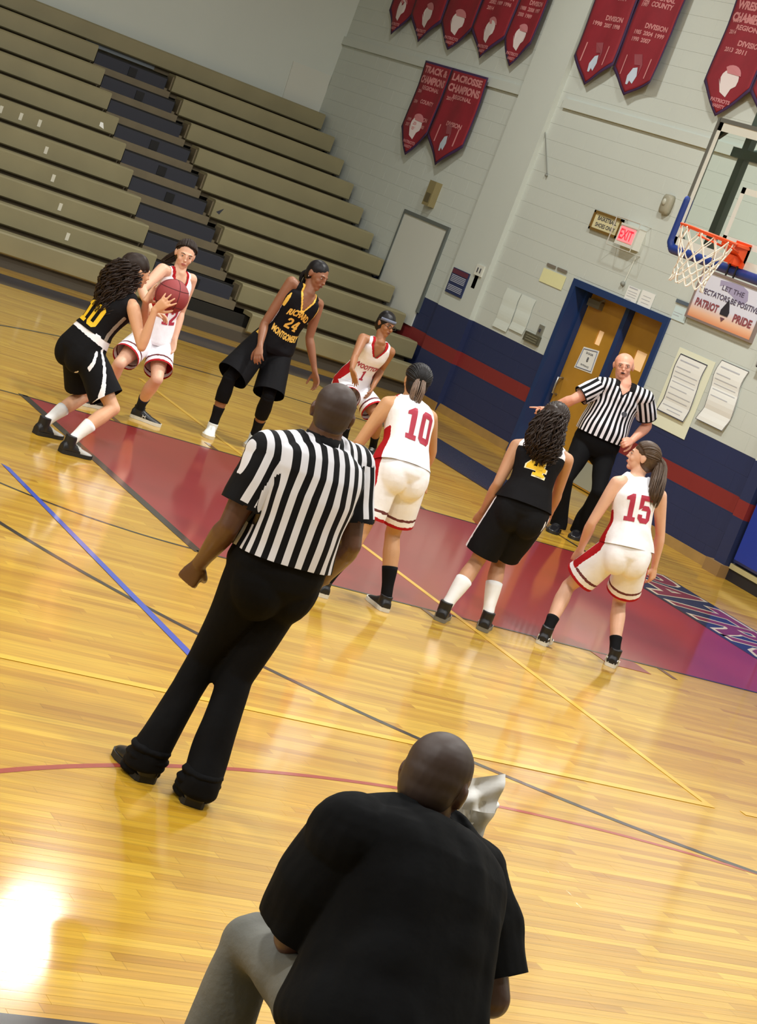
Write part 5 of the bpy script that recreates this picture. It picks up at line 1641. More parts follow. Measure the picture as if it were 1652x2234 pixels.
        if toe:
            co = getco(me); nf = len(me.polygons)
            lv = np.empty(len(me.loops), np.int32); me.loops.foreach_get('vertex_index', lv)
            ls = np.empty(nf, np.int32); me.polygons.foreach_get('loop_start', ls)
            c_ = co[lv[ls]]; a_ = (c_ - h0) @ d / fl
            me.polygons.foreach_set('material_index', (a_ + (c_[:, 2] - .05) * 2.5 > .50).astype(np.int32))
        o = s.add(me, 'shoe', mats)
        q = B(); R0 = []; R1 = []
        out = [(0, .026), (.04, .036), (.15, .041), (.35, .040), (.5, .043), (.68, .051), (.84, .049), (.95, .036), (1.02, .014)]
        pl = [h0 + d * fl * a + lat * w * k for a, w in out] + [h0 + d * fl * a - lat * w * k for a, w in reversed(out)]
        q.loft([np.array([p + Z1 * .001 for p in pl]), np.array([p + Z1 * .028 * (1 if not dress else .7) for p in pl])])
        q.v = [v - s.base for v in q.v]
        so = q.build('sole', sole, o)
        if laces:
            q = B()
            for a in (.40, .46, .52, .58):
                zz = np.interp(a, [x[0] for x in prof], [x[3] for x in prof]) * k
                q.tube([h0 + d * fl * a + lat * .02 * k + Z1 * (zz - .006), h0 + d * fl * a + Z1 * (zz + .003), h0 + d * fl * a - lat * .02 * k + Z1 * (zz - .006)], .003, 5)
            q.v = [v - s.base for v in q.v]; q.build('laces', laces, o)
        if marks:
            q = B()
            for sg in (1, -1):
                if marks == 'stripes':
                    for j in range(3):
                        a = .26 + j * .075
                        q.tube([h0 + d * fl * (a + .10) + lat * sg * .045 * k + Z1 * .024, h0 + d * fl * (a + .03) + lat * sg * .040 * k + Z1 * .05, h0 + d * fl * (a - .05) + lat * sg * .032 * k + Z1 * .078 * k], .0055, 6)
                    q.tube([h0 + d * fl * .0 + lat * sg * .02 + Z1 * .03, h0 + d * fl * .12 + lat * sg * .038 * k + Z1 * .06], .004, 5)
                else:
                    c = h0 + d * fl * .42 + lat * sg * .0455 * k + Z1 * .045
                    for dx in (-.014, .014): q.tube([c + d * dx - Z1 * .012, c + d * dx * .6, c + d * dx + Z1 * .012], .0028, 5)
                    q.tube([c - d * .01, c + d * .01], .0028, 5)
            q.v = [v - s.base for v in q.v]; q.build('logo', mat('logo_white', (226, 226, 224), .5), o)
        return o

    # ---- hair
    def hair_cap(s, m, vol=1.0, name='hair', low=.0, front=.0, extra=None, rough=.003, voxel=.006, parent=None):
        c, r, f, u = s.J['head'], s.hr, s.hf, s.hu; h = s.hh / .225
        b = B(); A = (r, f, u)
        b.sphere(c + (f * (-.019 + front) + u * .043) * h, (.081 * h * vol, .0945 * h * vol, .082 * h * vol), 22, 14, A)
        b.sphere(c + (f * -.045 + u * (-.01 - low)) * h, (.074 * h * vol, .064 * h * vol, .075 * h * vol), 18, 12, A)
        b.sphere(c + (f * -.032 + u * .018) * h, (.079 * h * vol, .083 * h * vol, .080 * h * vol), 20, 12, A)
        if extra: extra(b)
        me = fuse(b, voxel, 3)
        wrinkle(me, rough, 55, 5, V(1, 1, .5))
        return s.add(me, name, m, parent)

    def comb(s, m, gather=(0, -.115, .0), vol=1.03, n=44, rad=.0055, parent=None, name='combed_hair'):
        """strands combed over the skull from the hairline to a gathering point at the back"""
        c, r, f, u = s.J['head'], s.hr, s.hf, s.hu; h = s.hh / .225; r_ = random.Random(3)
        Rr = V(.085, .097, .088) * vol; C0 = V(0, -.016, .036); g1 = nrm((V(*gather) - C0) / Rr)
        q = B()
        for i in range(n):
            a = -1.55 + 3.1 * i / (n - 1) + r_.uniform(-.03, .03)
            d0 = nrm(V(math.sin(a), .76 * math.cos(a), .60 * math.cos(a) ** .7 if math.cos(a) > 0 else 0) + V(0, 0, -.12))
            pts = []
            for k in range(11):
                t_ = k / 10; d = nrm(d0 * (1 - t_) + g1 * t_ + V(0, 0, .55) * math.sin(math.pi * t_) * abs(math.cos(a)))
                w = C0 + d * Rr * (1.0 + .02 * math.sin(i * 2.1))
                pts.append(c + (r * w[0] + f * w[1] + u * w[2]) * h)
            q.tube(pts, [rad * (.5 + .7 * math.sin(math.pi * (.15 + .7 * k / 10))) for k in range(11)], 6)
        q.v = [v - s.base for v in q.v]
        return link(name, q.mesh(name), m, parent or s.obj, True)

    def strands(s, m, roots, path, radii, n=120, rad=.004, curl=.0, cf=28, name='hair_strands', seed=2, taper=.3, parent=None, flat_=None):
        """strands following a path (list of points) inside the given radii"""
        r = random.Random(seed); q = B()
        path = [np.asarray(p, float) for p in path]
        # resample
        T = np.linspace(0, 1, 15); cum = np.linspace(0, 1, len(path))
        PP = np.array([[np.interp(t, cum, [p[i] for p in path]) for i in range(3)] for t in T])
        for _ in range(2): PP[1:-1] = (PP[:-2] + PP[1:-1] * 2 + PP[2:]) / 4
        RR = np.interp(T, cum, radii)
        d = nrm(PP[-1] - PP[0]); a = nrm(np.cross(d, V(.3, .9, .2))); c = np.cross(d, a)
        for i in range(n):
            th = r.uniform(0, 2 * math.pi); rr = math.sqrt(r.random()) if r.random() < .4 else r.uniform(.8, 1.06); ph = r.uniform(0, 6.28); ln = r.uniform(.78, 1.06)
            jit = r.uniform(-.5, .5); amp = curl * r.uniform(.5, 1.4)
            pts = []; N_ = 26 if curl else 14
            for k in range(N_):
                t = k / (N_ - 1) * min(1, ln)
                p = np.array([np.interp(t, T, PP[:, j]) for j in range(3)]); R_ = np.interp(t, T, RR)
                th2 = th + jit * t
                p = p + (a * math.cos(th2) + c * math.sin(th2)) * R_ * rr
                if curl: p = p + (a * math.cos(ph + t * cf) + c * math.sin(ph + t * cf)) * amp
                pts.append(p)
            radx = rad * r.uniform(.7, 1.3)
            q.tube(pts, [radx * (1 - (1 - taper) * (k / (N_ - 1)) ** 2) for k in range(N_)], 5)
        q.v = [v - s.base for v in q.v]
        o = link(name, q.mesh(name), m, parent or s.obj, True)
        return o


def skin_mat(name, col, rough=.5, gloss=.0):
    m = mat(name, col, rough, noise=.06, nscale=9, bump=.06, bscale=120)
    b = m.node_tree.nodes['Principled BSDF']
    b.inputs['Subsurface Weight'].default_value = .06
    b.inputs['Subsurface Radius'].default_value = (.012, .005, .003)
    b.inputs['Coat Weight'].default_value = gloss; b.inputs['Coat Roughness'].default_value = .3
    return m


SKIN = {'skin_light': skin_mat('skin_light', (222, 170, 134)), 'skin_pale': skin_mat('skin_pale', (226, 178, 150)),
        'skin_ruddy': skin_mat('skin_ruddy', (222, 160, 134)), 'skin_tan': skin_mat('skin_tan', (204, 154, 112)), 'skin_olive': skin_mat('skin_olive', (196, 146, 112)),
        'skin_brown': skin_mat('skin_brown', (142, 94, 66)), 'skin_mid': skin_mat('skin_mid', (164, 112, 78)),
        'skin_deep': skin_mat('skin_deep', (92, 60, 44), .42, .15), 'skin_deep2': skin_mat('skin_deep2', (84, 56, 46), .42, .12)}
LIPS = {'lips': (176, 98, 88), 'lips_dark': (112, 62, 56), 'mouth_dark': (70, 36, 34)}


def cloth(name, col, rough=.8, sheen=.0, bump=.12):
    m = mat(name, col, rough, sheen=sheen, bump=.45, bscale=13, noise=.04, nscale=12)
    m.node_tree.nodes['Principled BSDF'].inputs['Specular IOR Level'].default_value = .15
    return m


def stripe_mat(name, period, phase=0.0, duty=.5, cuff=None):
    """black and white vertical stripes in the shirt's own coordinates"""
    m = bpy.data.materials.new(name); m.use_nodes = True; nt = m.node_tree; N = nt.nodes; L = nt.links
    b = N['Principled BSDF']; b.inputs['Roughness'].default_value = .7; b.inputs['Sheen Weight'].default_value = .1
    a = N.new('ShaderNodeAttribute'); a.attribute_name = 'gc'; sp = N.new('ShaderNodeSeparateXYZ'); L.new(a.outputs['Vector'], sp.inputs[0])
    def mm(op, x, v):
        n = N.new('ShaderNodeMath'); n.operation = op
        L.new(x, n.inputs[0])
        if isinstance(v, (int, float)): n.inputs[1].default_value = v
        else: L.new(v, n.inputs[1])
        return n.outputs[0]
    x = mm('ADD', sp.outputs[0], phase + period * 40); x = mm('DIVIDE', x, period); x = mm('FRACT', x, 0); st = mm('LESS_THAN', x, duty)
    if cuff:
        a2 = N.new('ShaderNodeAttribute'); a2.attribute_name = 'sl'; s2 = N.new('ShaderNodeSeparateXYZ'); L.new(a2.outputs['Vector'], s2.inputs[0])
        c = mm('GREATER_THAN', s2.outputs[1], cuff); st = mm('MAXIMUM', st, c)
    mx = N.new('ShaderNodeMix'); mx.data_type = 'RGBA'; L.new(st, mx.inputs['Factor'])
    mx.inputs['A'].default_value = lin((220, 220, 228)); mx.inputs['B'].default_value = lin((14, 14, 17)); b.inputs['Specular IOR Level'].default_value = .15; b.inputs['Sheen Weight'].default_value = 0
    L.new(mx.outputs['Result'], b.inputs['Base Color'])
    return m


C_BLACK = cloth('jersey_black', (17, 16, 19)); C_BLKSHORT = cloth('shorts_black', (17, 17, 20))
C_WHITE = cloth('jersey_white', (243, 243, 250), .7); C_RED = cloth('trim_red', (172, 24, 32), .7)
C_YEL = mat('trim_gold', (236, 190, 84), .6); C_YEL2 = mat('number_gold', (240, 196, 30), .6)
C_NUM = mat('number_red', (172, 40, 66), .6); C_GREY = mat('trim_maroon', (110, 60, 62), .6)
C_TROUS = cloth('trousers_black', (10, 10, 12), .85); C_SHOEB = mat('shoe_black', (22, 22, 26), .4)
C_SOLEW = mat('sole_white', (216, 214, 204), .5); C_SHOEW = mat('shoe_white', (222, 224, 220), .45); C_SOLEB = mat('sole_black', (20, 20, 20), .6)
C_SOCKW = cloth('sock_white', (240, 240, 240)); C_SOCKB = cloth('sock_black', (14, 14, 17)); C_SOCKN = cloth('sock_navy', (30, 34, 50))
H_DARK = mat('hair_dark_brown', (44, 32, 26), .5, noise=.25, nscale=60); H_BLACK = mat('hair_black', (24, 22, 24), .45, noise=.2, nscale=60)
for _m in (H_DARK, H_BLACK): _m.node_tree.nodes['Principled BSDF'].inputs['Specular IOR Level'].default_value = .25
H_BROWN = mat('hair_brown', (78, 58, 42), .45, noise=.25, nscale=70); H_ASH = mat('hair_highlight', (120, 98, 84), .45, noise=.2, nscale=60)


def down(p, side, kw=None, n=None):
    return (None, n, kw or dict(curl=.35))


# ---------- 1. free-throw shooter, black uniform, seen from her right side
p = Person('person in black uniform with long dark curly hair holding the ball at the foul line', h=1.66, skin='skin_light')
p.feet(((69, 945), (139, 958)), ((126, 985), (200, 1002)))
p.body((180, 758), (277, 640), (299, 592), (.97, .10, -.02), None, (284, 668), yaw=(.90, .38), lean=0.08, dpel=.1)
p.leg('R', (245, 877), 1); p.leg('L', (180, 845), 1)
p.arm('R', (309, 757), (356, 693), -1, 1); p.arm('L', (312, 712), (352, 668), -1, 1)
ballc = at(375, 646, depth_of(p.J['wrR']) + .06)
BR = .121
for sd, off in (('R', V(-.05, -.08, -.045)), ('L', V(-.06, .09, -.02))):
    tgt = ballc + nrm(off) * (BR + .012)
print('ball', ballc)
wr = p.J['wrR']; wl = p.J['wrL']
p.J['wrR'] = wr = ballc + nrm(V(-.75, -.50, -.75)) * (BR + .07)
p.J['wrL'] = wl = ballc + nrm(V(-.75, .55, -.55)) * (BR + .07)
p.build_skin(hand_args={'R': (nrm(ballc + V(-.05, -.16, .03) - wr), nrm(ballc - wr), dict(curl=.22, spread=.26)), 'L': (nrm(ballc + V(-.04, .16, .05) - wl), nrm(ballc - wl), dict(curl=.22, spread=.26))})
p.face_parts()
SIDEW = lambda l, t, f: (np.abs(f) < .045) & (np.abs(l) > .09)
p.jersey('jersey', lambda l, t, f, L, k: np.where((np.abs(f + .01) < .016) & (np.abs(l) > .09) & (t < L * .72), 1, 0), [C_BLACK, mat('side_panel_grey', (150, 140, 128), .7)], hem=.125, inf=.018, flare=.025, vdepth=.06, wr=.005, seed=11)
p.print_on('10', 'number', C_YEL2, 0, .24, False, .19, .17)
p.sh_band = True
p.shorts('shorts', lambda a, l, f, sd, L, t: np.where(t > .088, 1, np.where((sd > .45) & (np.abs(np.abs(f) - .015 - a * .16) < .010) & (a > .03), 1, 0)), [C_BLKSHORT, C_WHITE], waist=.15, length=.33, r_hem=.125, inf=.022, sag=.02, seed=12)
for sd in 'LR':
    p.sock(sd, C_SOCKW, .20); p.shoe(sd, C_SHOEB, C_SOLEB, high=True, toe=mat('shoe_grey', (176, 174, 168), .5), laces=C_SHOEW, size=1.1)
def ex(b):
    for (u, v), r in (((285, 585), .085), ((275, 605), .085), ((262, 628), .085)): b.sphere(at(u, v, depth_of(p.J['head']) + .0), r, 14, 10)
hc = p.hair_cap(H_DARK, 1.05, extra=ex, rough=.008)
D_ = depth_of(p.J['head'])
hp = [at(290, 578, D_), at(262, 606, D_ - .02), at(248, 640, D_ - .03), at(234, 684, D_ - .05), at(222, 722, D_ - .05)]
p.strands(H_DARK, None, hp, [.095, .125, .115, .095, .05], 300, .0052, curl=.020, cf=30, parent=hc, seed=4)
b = B(); b.tube(hp[:4], [.085, .09, .075, .04], 14, balls=True); me = fuse(b, .008, 2); wrinkle(me, .010, 45, 9); p.add(me, 'hair_mass', H_DARK, hc)
q = B(); q.sphere(ballc, BR, 32, 24)
ball = q.build('basketball', mat('ball_red', (150, 56, 58), .6, bump=.3, bscale=300), None, True, loc=ballc)
tag(ball, 'dull red basketball held in the hands of the shooter', 'basketball')
q = B()
for ax in range(3):
    for off in ((0,) if ax < 2 else (-.06, .06)):
        rr = math.sqrt(BR ** 2 - off ** 2) + .0005
        pts = []
        for t in np.linspace(0, 2 * math.pi, 37):
            c_ = [rr * math.cos(t), rr * math.sin(t)]; c_.insert(ax, off); pts.append(V(*c_))
        q.tube(pts, .0022, 5)
q.build('seam', mat('ball_seam', (70, 26, 30), .7), ball)

# ---------- 2. white uniform beyond the ball
p = Person('person in white and red uniform facing the court, half hidden behind the shooter and ball', h=1.70, skin='skin_pale')
p.feet(((212, 880), (172, 886)), ((287, 906), (348, 932))) if False else p.feet(((283, 908), (349, 932)), ((214, 890), (168, 880)))
p.body((336, 735), (389, 598), (404, 556), (-.25, -.95, -.12), (417, 610), (354, 588), signs=(1, -1), lean=-0.1)
p.leg('L', (354, 815), -1); p.leg('R', (268, 805), -1)
p.arm('L', (394, 682), (381, 742), 1, -1); p.arm('R', (310, 632), (330, 680), -1, -1)
p.build_skin(hand_args={'L': (None, V(-.9, -.2, 0), dict(curl=.3)), 'R': (V(.8, -.3, .0), V(.2, -.5, -.8), dict(curl=.4))})
p.face_parts()
def wj(l, t, f, L, k):
    idx = np.zeros(len(l), int)
    idx[(f > -.02) & (t > L * .80) & (np.abs(l) < .016 + .075 * k * np.clip((t - (L * .985 - .12 * k)) / (.12 * k), 0, 1)) & (t > L * .985 - .145 * k)] = 1
    side = (np.abs(l) > .088 * k) & (t < L * .62) & (np.abs(f) < .055 - .0 * t); idx[side] = 1
    return idx
p.jersey('jersey', wj, [C_WHITE, C_RED], hem=-.03, vdepth=.11, vwidth=.06, wr=.005, seed=21)
p.print_on('WOOTTON', 'lettering', C_NUM, 0, .33 * p.s, True, .24, .055); p.print_on('12', 'number', C_NUM, 0, .22 * p.s, True, .14, .13)
def ws(a, l, f, sd, L, t):
    idx = np.zeros(len(a), int)
    idx[a > L - .030] = 1; idx[(a > L - .082) & (a < L - .064)] = 2
    idx[(sd > .86) & (a > -.02) & (a < L - .06)] = 1
    return idx
p.shorts('shorts', ws, [C_WHITE, C_RED, C_GREY], length=.34, r_hem=.118, seed=22)
for sd in 'LR':
    p.sock(sd, C_SOCKN, .15); p.shoe(sd, C_SHOEB, C_SOLEW, marks='logo', laces=C_SHOEB, size=1.12)
D_ = depth_of(p.J['head'])
hc = p.hair_cap(H_DARK, 1.0, rough=.003)
p.comb(H_DARK, parent=hc, vol=1.0)
p.strands(H_DARK, None, [p.J['head'] - p.hf * .09 + p.hu * .03, at(380, 560, D_ + .10), at(368, 566, D_ + .12), at(352, 572, D_ + .12)], [.03, .035, .035, .015], 50, .005, parent=hc, name='ponytail')

# ---------- 3. number 24
p = Person('tall person in black and gold uniform number 24 with black leggings and white shoes', h=1.75, skin='skin_brown')
p.feet(((556, 962), (533, 988)), ((463, 938), (446, 967)))
p.body((594, 752), (672, 641), (692, 601), (.40, -.90, -.16), (694, 664), (636, 616), signs=(1, -1), lean=-0.06)
p.leg('L', (590, 862), -1); p.leg('R', (498, 846), -1)
p.arm('R', (577, 706), (567, 756), -1, -1); p.arm('L', (675, 737), (687, 810), 1, -1)
p.build_skin(hand_args={'L': (None, V(-.9, -.1, 0), dict(curl=.35)), 'R': (None, V(.6, .5, -.1), dict(curl=.45))})
p.face_parts('lips_dark')
def bj(l, t, f, L, k):
    idx = np.zeros(len(l), int)
    idx[(f > -.03) & (t > L * .985 - .175 * k) & (np.abs(l) < .016 + .065 * k * np.clip((t - (L * .985 - .12 * k)) / (.12 * k), 0, 1)) & (t > L * .985 - .14 * k)] = 1
    idx[(np.abs(l) > .136 * k) & (t > L * .66) & (f > .025)] = 1
    idx[(np.abs(l) > .105 * k) & (t < L * .66) & (np.abs(f - .0) < .024)] = 2
    idx[(np.abs(l) > .105 * k) & (t < L * .30) & (np.abs(f) < .024)] = 1
    return idx
p.jersey('jersey', bj, [C_BLACK, C_YEL, C_WHITE], hem=-.05, vdepth=.115, vwidth=.055, wr=.006, seed=31)
p.print_on('RICHARD', 'lettering', C_YEL, 0, .332 * p.s, True, .20, .065, .05, bend=.03)
p.print_on('24', 'number', C_YEL, 0, .25 * p.s, True, .12, .10, .06)
p.print_on('MONTGOMERY', 'lettering', C_YEL, 0, .155 * p.s, True, .26, .060, .05, bend=-.02)
p.shorts('shorts', None, [C_BLKSHORT], length=.42, r_hem=.142, inf=.026, sag=.01, seed=32, wr=.008)
T, SH, _, _ = p.tabs()
for sd in 'LR':
    p.cuff_limb('legging', C_TROUS, p.J['hip' + sd], p.J['kn' + sd], T, .55, 1.0, .004); p.cuff_limb('legging', C_TROUS, p.J['kn' + sd], p.J['ank' + sd], SH, -.02, .50, .007)
    b = B(); b.sphere(p.J['kn' + sd], .054 * p.s, 16, 12); p.addb(b, 'legging', C_TROUS, smooth=True)
    p.sock(sd, C_SOCKB, .17, .006); p.shoe(sd, C_SHOEW, mat('sole_gum', (206, 196, 170), .5), laces=C_SHOEW, size=1.08)
hc = p.hair_cap(H_BLACK, 1.0, rough=.004)
D_ = depth_of(p.J['head'])
b_ = p.J['head'] - p.hf * .08 + p.hu * .0
p.strands(H_BLACK, None, [b_, b_ - p.hf * .035 - p.hu * .05, b_ - p.hf * .03 - p.hu * .11, b_ - p.hf * .0 - p.hu * .15], [.03, .035, .03, .015], 40, .006, parent=hc, name='ponytail')
# braid rows along the scalp
q = B()
for a in np.linspace(-.9, .9, 9):
    pts = [p.J['head'] + (p.hr * math.sin(a) * .078 * math.sin(t) + p.hu * (.038 + .085 * math.cos(a) * math.sin(t)) + p.hf * (-.02 + .088 * math.cos(t))) for t in np.linspace(.35, 2.6, 14)]
    q.tube(pts, [.007 + .0015 * (i % 2) for i in range(14)], 6)
p.addb(q, 'braid_rows', H_BLACK, hc, True)
for sg in (1, -1):
    q = B(); q.sphere(p.J['head'] + p.hr * sg * .086 - p.hu * .035 - p.hf * .01, .005, 8, 6); p.addb(q, 'earring', mat('earring', (220, 220, 210), .2, .8), smooth=True)

# ---------- 4. number 1
p = Person('person in white uniform number 1 with grey headband and glasses leaning forward', h=1.64, skin='skin_mid')
p.feet(((812, 985), (800, 1002)), ((747, 968), (738, 990)))
p.body((766, 838), (828, 748), (842, 708), (.20, -.96, -.08), (852, 768), (792, 738), signs=(1, -1), lean=-0.24)
p.leg('L', (822, 905), -1); p.leg('R', (765, 900), -1)
p.arm('R', (774, 780), (768, 806), -1, -1); p.arm('L', (832, 806), (814, 844), 1, -1)
p.build_skin(hand_args={'L': (None, V(-.8, .2, -.2), dict(curl=.3)), 'R': (V(.5, -.3, -.75), V(-.6, -.2, -.3), dict(curl=.15))})
p.face_parts('lips_dark')
p.jersey('jersey', wj, [C_WHITE, C_RED], hem=-.03, vdepth=.11, vwidth=.06, wr=.006, seed=41)
p.print_on('WOOTTON', 'lettering', C_NUM, 0, .315 * p.s, True, .26, .06, .04); p.print_on('1', 'number', C_NUM, 0, .205 * p.s, True, .04, .11, .04)
p.shorts('shorts', ws, [C_WHITE, C_RED, C_GREY], length=.33, r_hem=.118, seed=42)
for sd in 'LR':
    p.sock(sd, C_SOCKB, .14); p.shoe(sd, C_SHOEB, C_SOLEW, laces=C_SHOEW)
hc = p.hair_cap(H_BLACK, 1.06, low=.01, rough=.006)
h_, r_, f_, u_ = p.J['head'], p.hr, p.hf, p.hu
q = B()
lo_ = []; hi_ = []
R0 = [h_ + r_ * .0815 * math.cos(t) + f_ * (-.004 + .094 * math.sin(t)) + u_ * (.040 + .012 * math.sin(t)) for t in np.linspace(0, 2 * math.pi, 32, endpoint=False)]
vs = []; 
for P0 in R0:
    o_ = nrm(P0 - h_ - u_ * .04)
    vs += [P0 - u_ * .014 + o_ * .002, P0 + u_ * .016 + o_ * .000, P0 + u_ * .016 - o_ * .006, P0 - u_ * .014 - o_ * .006]
fs = [(4 * i + j, 4 * ((i + 1) % 32) + j, 4 * ((i + 1) % 32) + (j + 1) % 4, 4 * i + (j + 1) % 4) for i in range(32) for j in range(4)]
q.add(vs, fs); p.addb(q, 'headband', cloth('headband_grey', (112, 118, 136)), smooth=True)
q = B()
for sg in (1, -1):
    c = h_ + r_ * sg * .031 + f_ * .098 + u_ * .004
    q.tube([c + r_ * .024 * math.cos(t) + u_ * .017 * math.sin(t) for t in np.linspace(0, 2 * math.pi, 21)], .0028, 5)
    q.tube([c + r_ * sg * .024, h_ + r_ * sg * .080 + f_ * .02 + u_ * .006], .0025, 5)
q.tube([h_ + r_ * .008 + f_ * .103 + u_ * .005, h_ - r_ * .008 + f_ * .103 + u_ * .005], .0028, 5)
p.addb(q, 'glasses', mat('glasses_black', (16, 16, 18), .3), smooth=True)
q = B(); q.box(tuple(at(806, 812, depth_of(p.J['elL'])) - V(.02, .02, .02)), tuple(at(806, 812, depth_of(p.J['elL'])) + V(.02, .02, .02)))

# ---------- 5. near referee
stripeA = stripe_mat('referee_stripes_wide', .0560, .014, .5, cuff=.215)
p = Person('person, bald referee in striped shirt and black trousers seen from behind in the foreground', h=1.80, male=True, bulk=1.06, skin='skin_deep'); p.cutm = 1.02
p.feet(((320, 1712), (262, 1640)), ((419, 1768), (412, 1700)))
p.body((604, 1242), (702, 966), (725, 903), (.42, .90, -.05), (585, 990), (770, 1018), signs=(-1, 1), yaw=None, lean=0.04, headh=.222)
p.leg('L', (436, 1440), 1); p.leg('R', (548, 1450), 1)
p.arm('L', (500, 1148), (437, 1228), -1, 1); p.arm('R', (765, 1190), (705, 1262), -1, 1)
p.build_skin(.0055, .72, hand_args={'L': (V(-.1, .35, -.9), V(.55, .65, .1), dict(curl=1.25, thumb=.5)), 'R': (V(-.6, .5, -.5), V(-.5, -.2, -.2), dict(curl=.6))})
p.face_parts('lips_dark')
p.jersey('striped_shirt', None, [stripeA], hem=.045, inf=.026, flare=.022, vdepth=.05, sleeves=.24, voxel=.0065, wr=.007, seed=51, sleeve_r=1.38)
# black knit collar
N_ = p.J['neck']
q = B(); q.tube([N_ - p.U * .012, N_ + p.U * .012, N_ + p.U * .034], [.086, .078, .073], 24); p.addb(q, 'collar', C_BLACK, smooth=True)
p.shorts('trousers', None, [C_TROUS], waist=.075, long_=True, inf=.024, ankle_r=.084, wr=.009, seed=52, voxel=.0075)
for sd in 'LR': p.shoe(sd, mat('shoe_leather', (24, 23, 26), .28), C_SOLEB, laces=C_SOLEB, size=1.14)
b = B()
for sd in 'LR':
    e = p.J['ank' + sd]; h0, t0, d, fl = p.foot[sd]
    for j, (z, r) in enumerate(((.15, .088), (.11, .094), (.075, .091), (.045, .088))):
        b.sphere(blend(e, h0 + d * .07, .2) + V(0, 0, z - .09) + d * .012 * j, (r, r, .03), 16, 8)
me = fuse(b, .007, 2); wrinkle(me, .006, 40, 3); p.add(me, 'trouser_cuffs', C_TROUS)
p.hair_cap(mat('stubble_deep', (58, 42, 36), .55), .975, rough=.0002, name='stubble')

# ---------- 6. number 10
p = Person('person in white uniform number 10 seen from behind in the middle of the lane line', h=1.66, skin='skin_tan', bulk=1.08)
p.feet(((700, 1300), (682, 1282)), ((838, 1335), (808, 1308)))
p.body((876, 1022), (893, 874), (908, 834), (.25, .93, -.12), (846, 882), (938, 912), signs=(-1, 1), lean=0.26)
p.leg('L', (785, 1168), 1); p.leg('R', (856, 1172), 1)
p.arm('L', (784, 966), (757, 1000), 1, 1); p.arm('R', (942, 985), (918, 1040), 1, 1)
p.build_skin(hand_args={'L': (V(.2, .5, -.7), V(.1, -.4, -.6), dict(curl=.5)), 'R': (V(.1, .4, -.8), V(0, -.4, -.6), dict(curl=.5))})
p.face_parts()
def wjb(l, t, f, L, k):
    idx = np.zeros(len(l), int)
    idx[(np.abs(l) > .10 * k) & (t < L * .5) & (f > -.045) & (f < .06)] = 1
    idx[(f > -.02) & (t > L * .985 - .175 * k) & (np.abs(l) < .022 + .095 * k * np.clip((t - (L * .985 - .15 * k)) / (.15 * k), 0, 1))] = 1
    return idx
p.jersey('jersey', wjb, [C_WHITE, C_RED], hem=.0, inf=.018, flare=.012, vdepth=.10, wr=.006, seed=61, strap=.66)
p.print_on('10', 'number', C_NUM, .01, .265 * p.s, False, .20, .215, .03)
def wsb(a, l, f, sd, L, t):
    idx = np.zeros(len(a), int)
    idx[a > L - .030] = 1; idx[(a > L - .082) & (a < L - .064)] = 2
    idx[(sd > .80) & (f > -.035) & (a < L - .06)] = 1
    return idx
p.shorts('shorts', wsb, [C_WHITE, C_RED, C_GREY], length=.35, r_hem=.112, inf=.016, waist=.11, seed=62, wr=.003)
for sd in 'LR':
    p.sock(sd, C_SOCKB, .20); p.shoe(sd, C_SHOEB, C_SOLEW, laces=C_SHOEB, size=1.06)
hc = p.hair_cap(H_BLACK, 1.03, low=.012, rough=.003)
p.comb(H_BLACK, parent=hc, vol=1.02, n=50)
b_ = p.J['head'] - p.hf * .085 + p.hu * .0
p.strands(H_ASH, None, [b_ + p.hu * .02, b_ - p.hf * .03 - p.hu * .05, b_ - p.hf * .03 - p.hu * .12, b_ - p.hf * .02 - p.hu * .18], [.035, .045, .04, .015], 60, .0045, parent=hc, name='ponytail')

# ---------- 7. number 4
p = Person('person in black uniform number 4 with long wavy dark hair seen from behind', h=1.70, skin='skin_olive')
p.feet(((952, 1362), (974, 1338)), ((1046, 1384), (1064, 1358)))
p.body((1140, 1108), (1188, 964), (1208, 918), (.52, .84, -.12), (1128, 974), (1236, 1004), signs=(-1, 1), lean=0.17)
p.leg('L', (1045, 1218), 1); p.leg('R', (1103, 1248), 1)
p.arm('L', (1086, 1056), (1054, 1116), -1, 1); p.arm('R', (1217, 1074), (1199, 1122), 1, 1)
p.build_skin(hand_args={'L': (None, V(.5, .5, .1), dict(curl=.6)), 'R': (None, V(-.3, .7, 0), dict(curl=.5))})
p.face_parts()
def bjb(l, t, f, L, k):
    idx = np.zeros(len(l), int)
    idx[(np.abs(l) > .100 * k) & (t > L * .80)] = 1
    return idx
p.jersey('jersey', bjb, [C_BLACK, C_WHITE], hem=.01, inf=.020, flare=.03, vdepth=.10, wr=.006, seed=71, strap=.70)
p.print_on('4', 'number_outline', mat('number_cream', (244, 236, 200), .6), -.005, .275 * p.s, False, .155, .165, .075); p.print_on('4', 'number', C_YEL2, -.005, .275 * p.s, False, .135, .145, .045, lift=.0045)
p.shorts('shorts', lambda a, l, f, sd, L, t: np.where((sd > .93) & (a > -.05), 1, 0), [C_BLKSHORT, C_WHITE], length=.38, r_hem=.118, inf=.018, waist=.10, seed=72, wr=.005)
for sd in 'LR':
    p.sock(sd, C_SOCKW, .25, .006); p.shoe(sd, C_SHOEB, mat('sole_grey', (120, 118, 108), .5), high=True, laces=C_SHOEW, size=1.08)
hc = p.hair_cap(H_DARK, 1.06, low=.02, rough=.007)
p.comb(H_DARK, (0, -.13, -.04), parent=hc, vol=1.06, n=50)
D_ = depth_of(p.J['head'])
hb = -p.hf
hp = [at(1208, 905, D_) + hb * .06, at(1192, 940, D_) + hb * .10, at(1182, 978, D_) + hb * .13, at(1178, 998, D_) + hb * .14, at(1174, 1022, D_) + hb * .14]
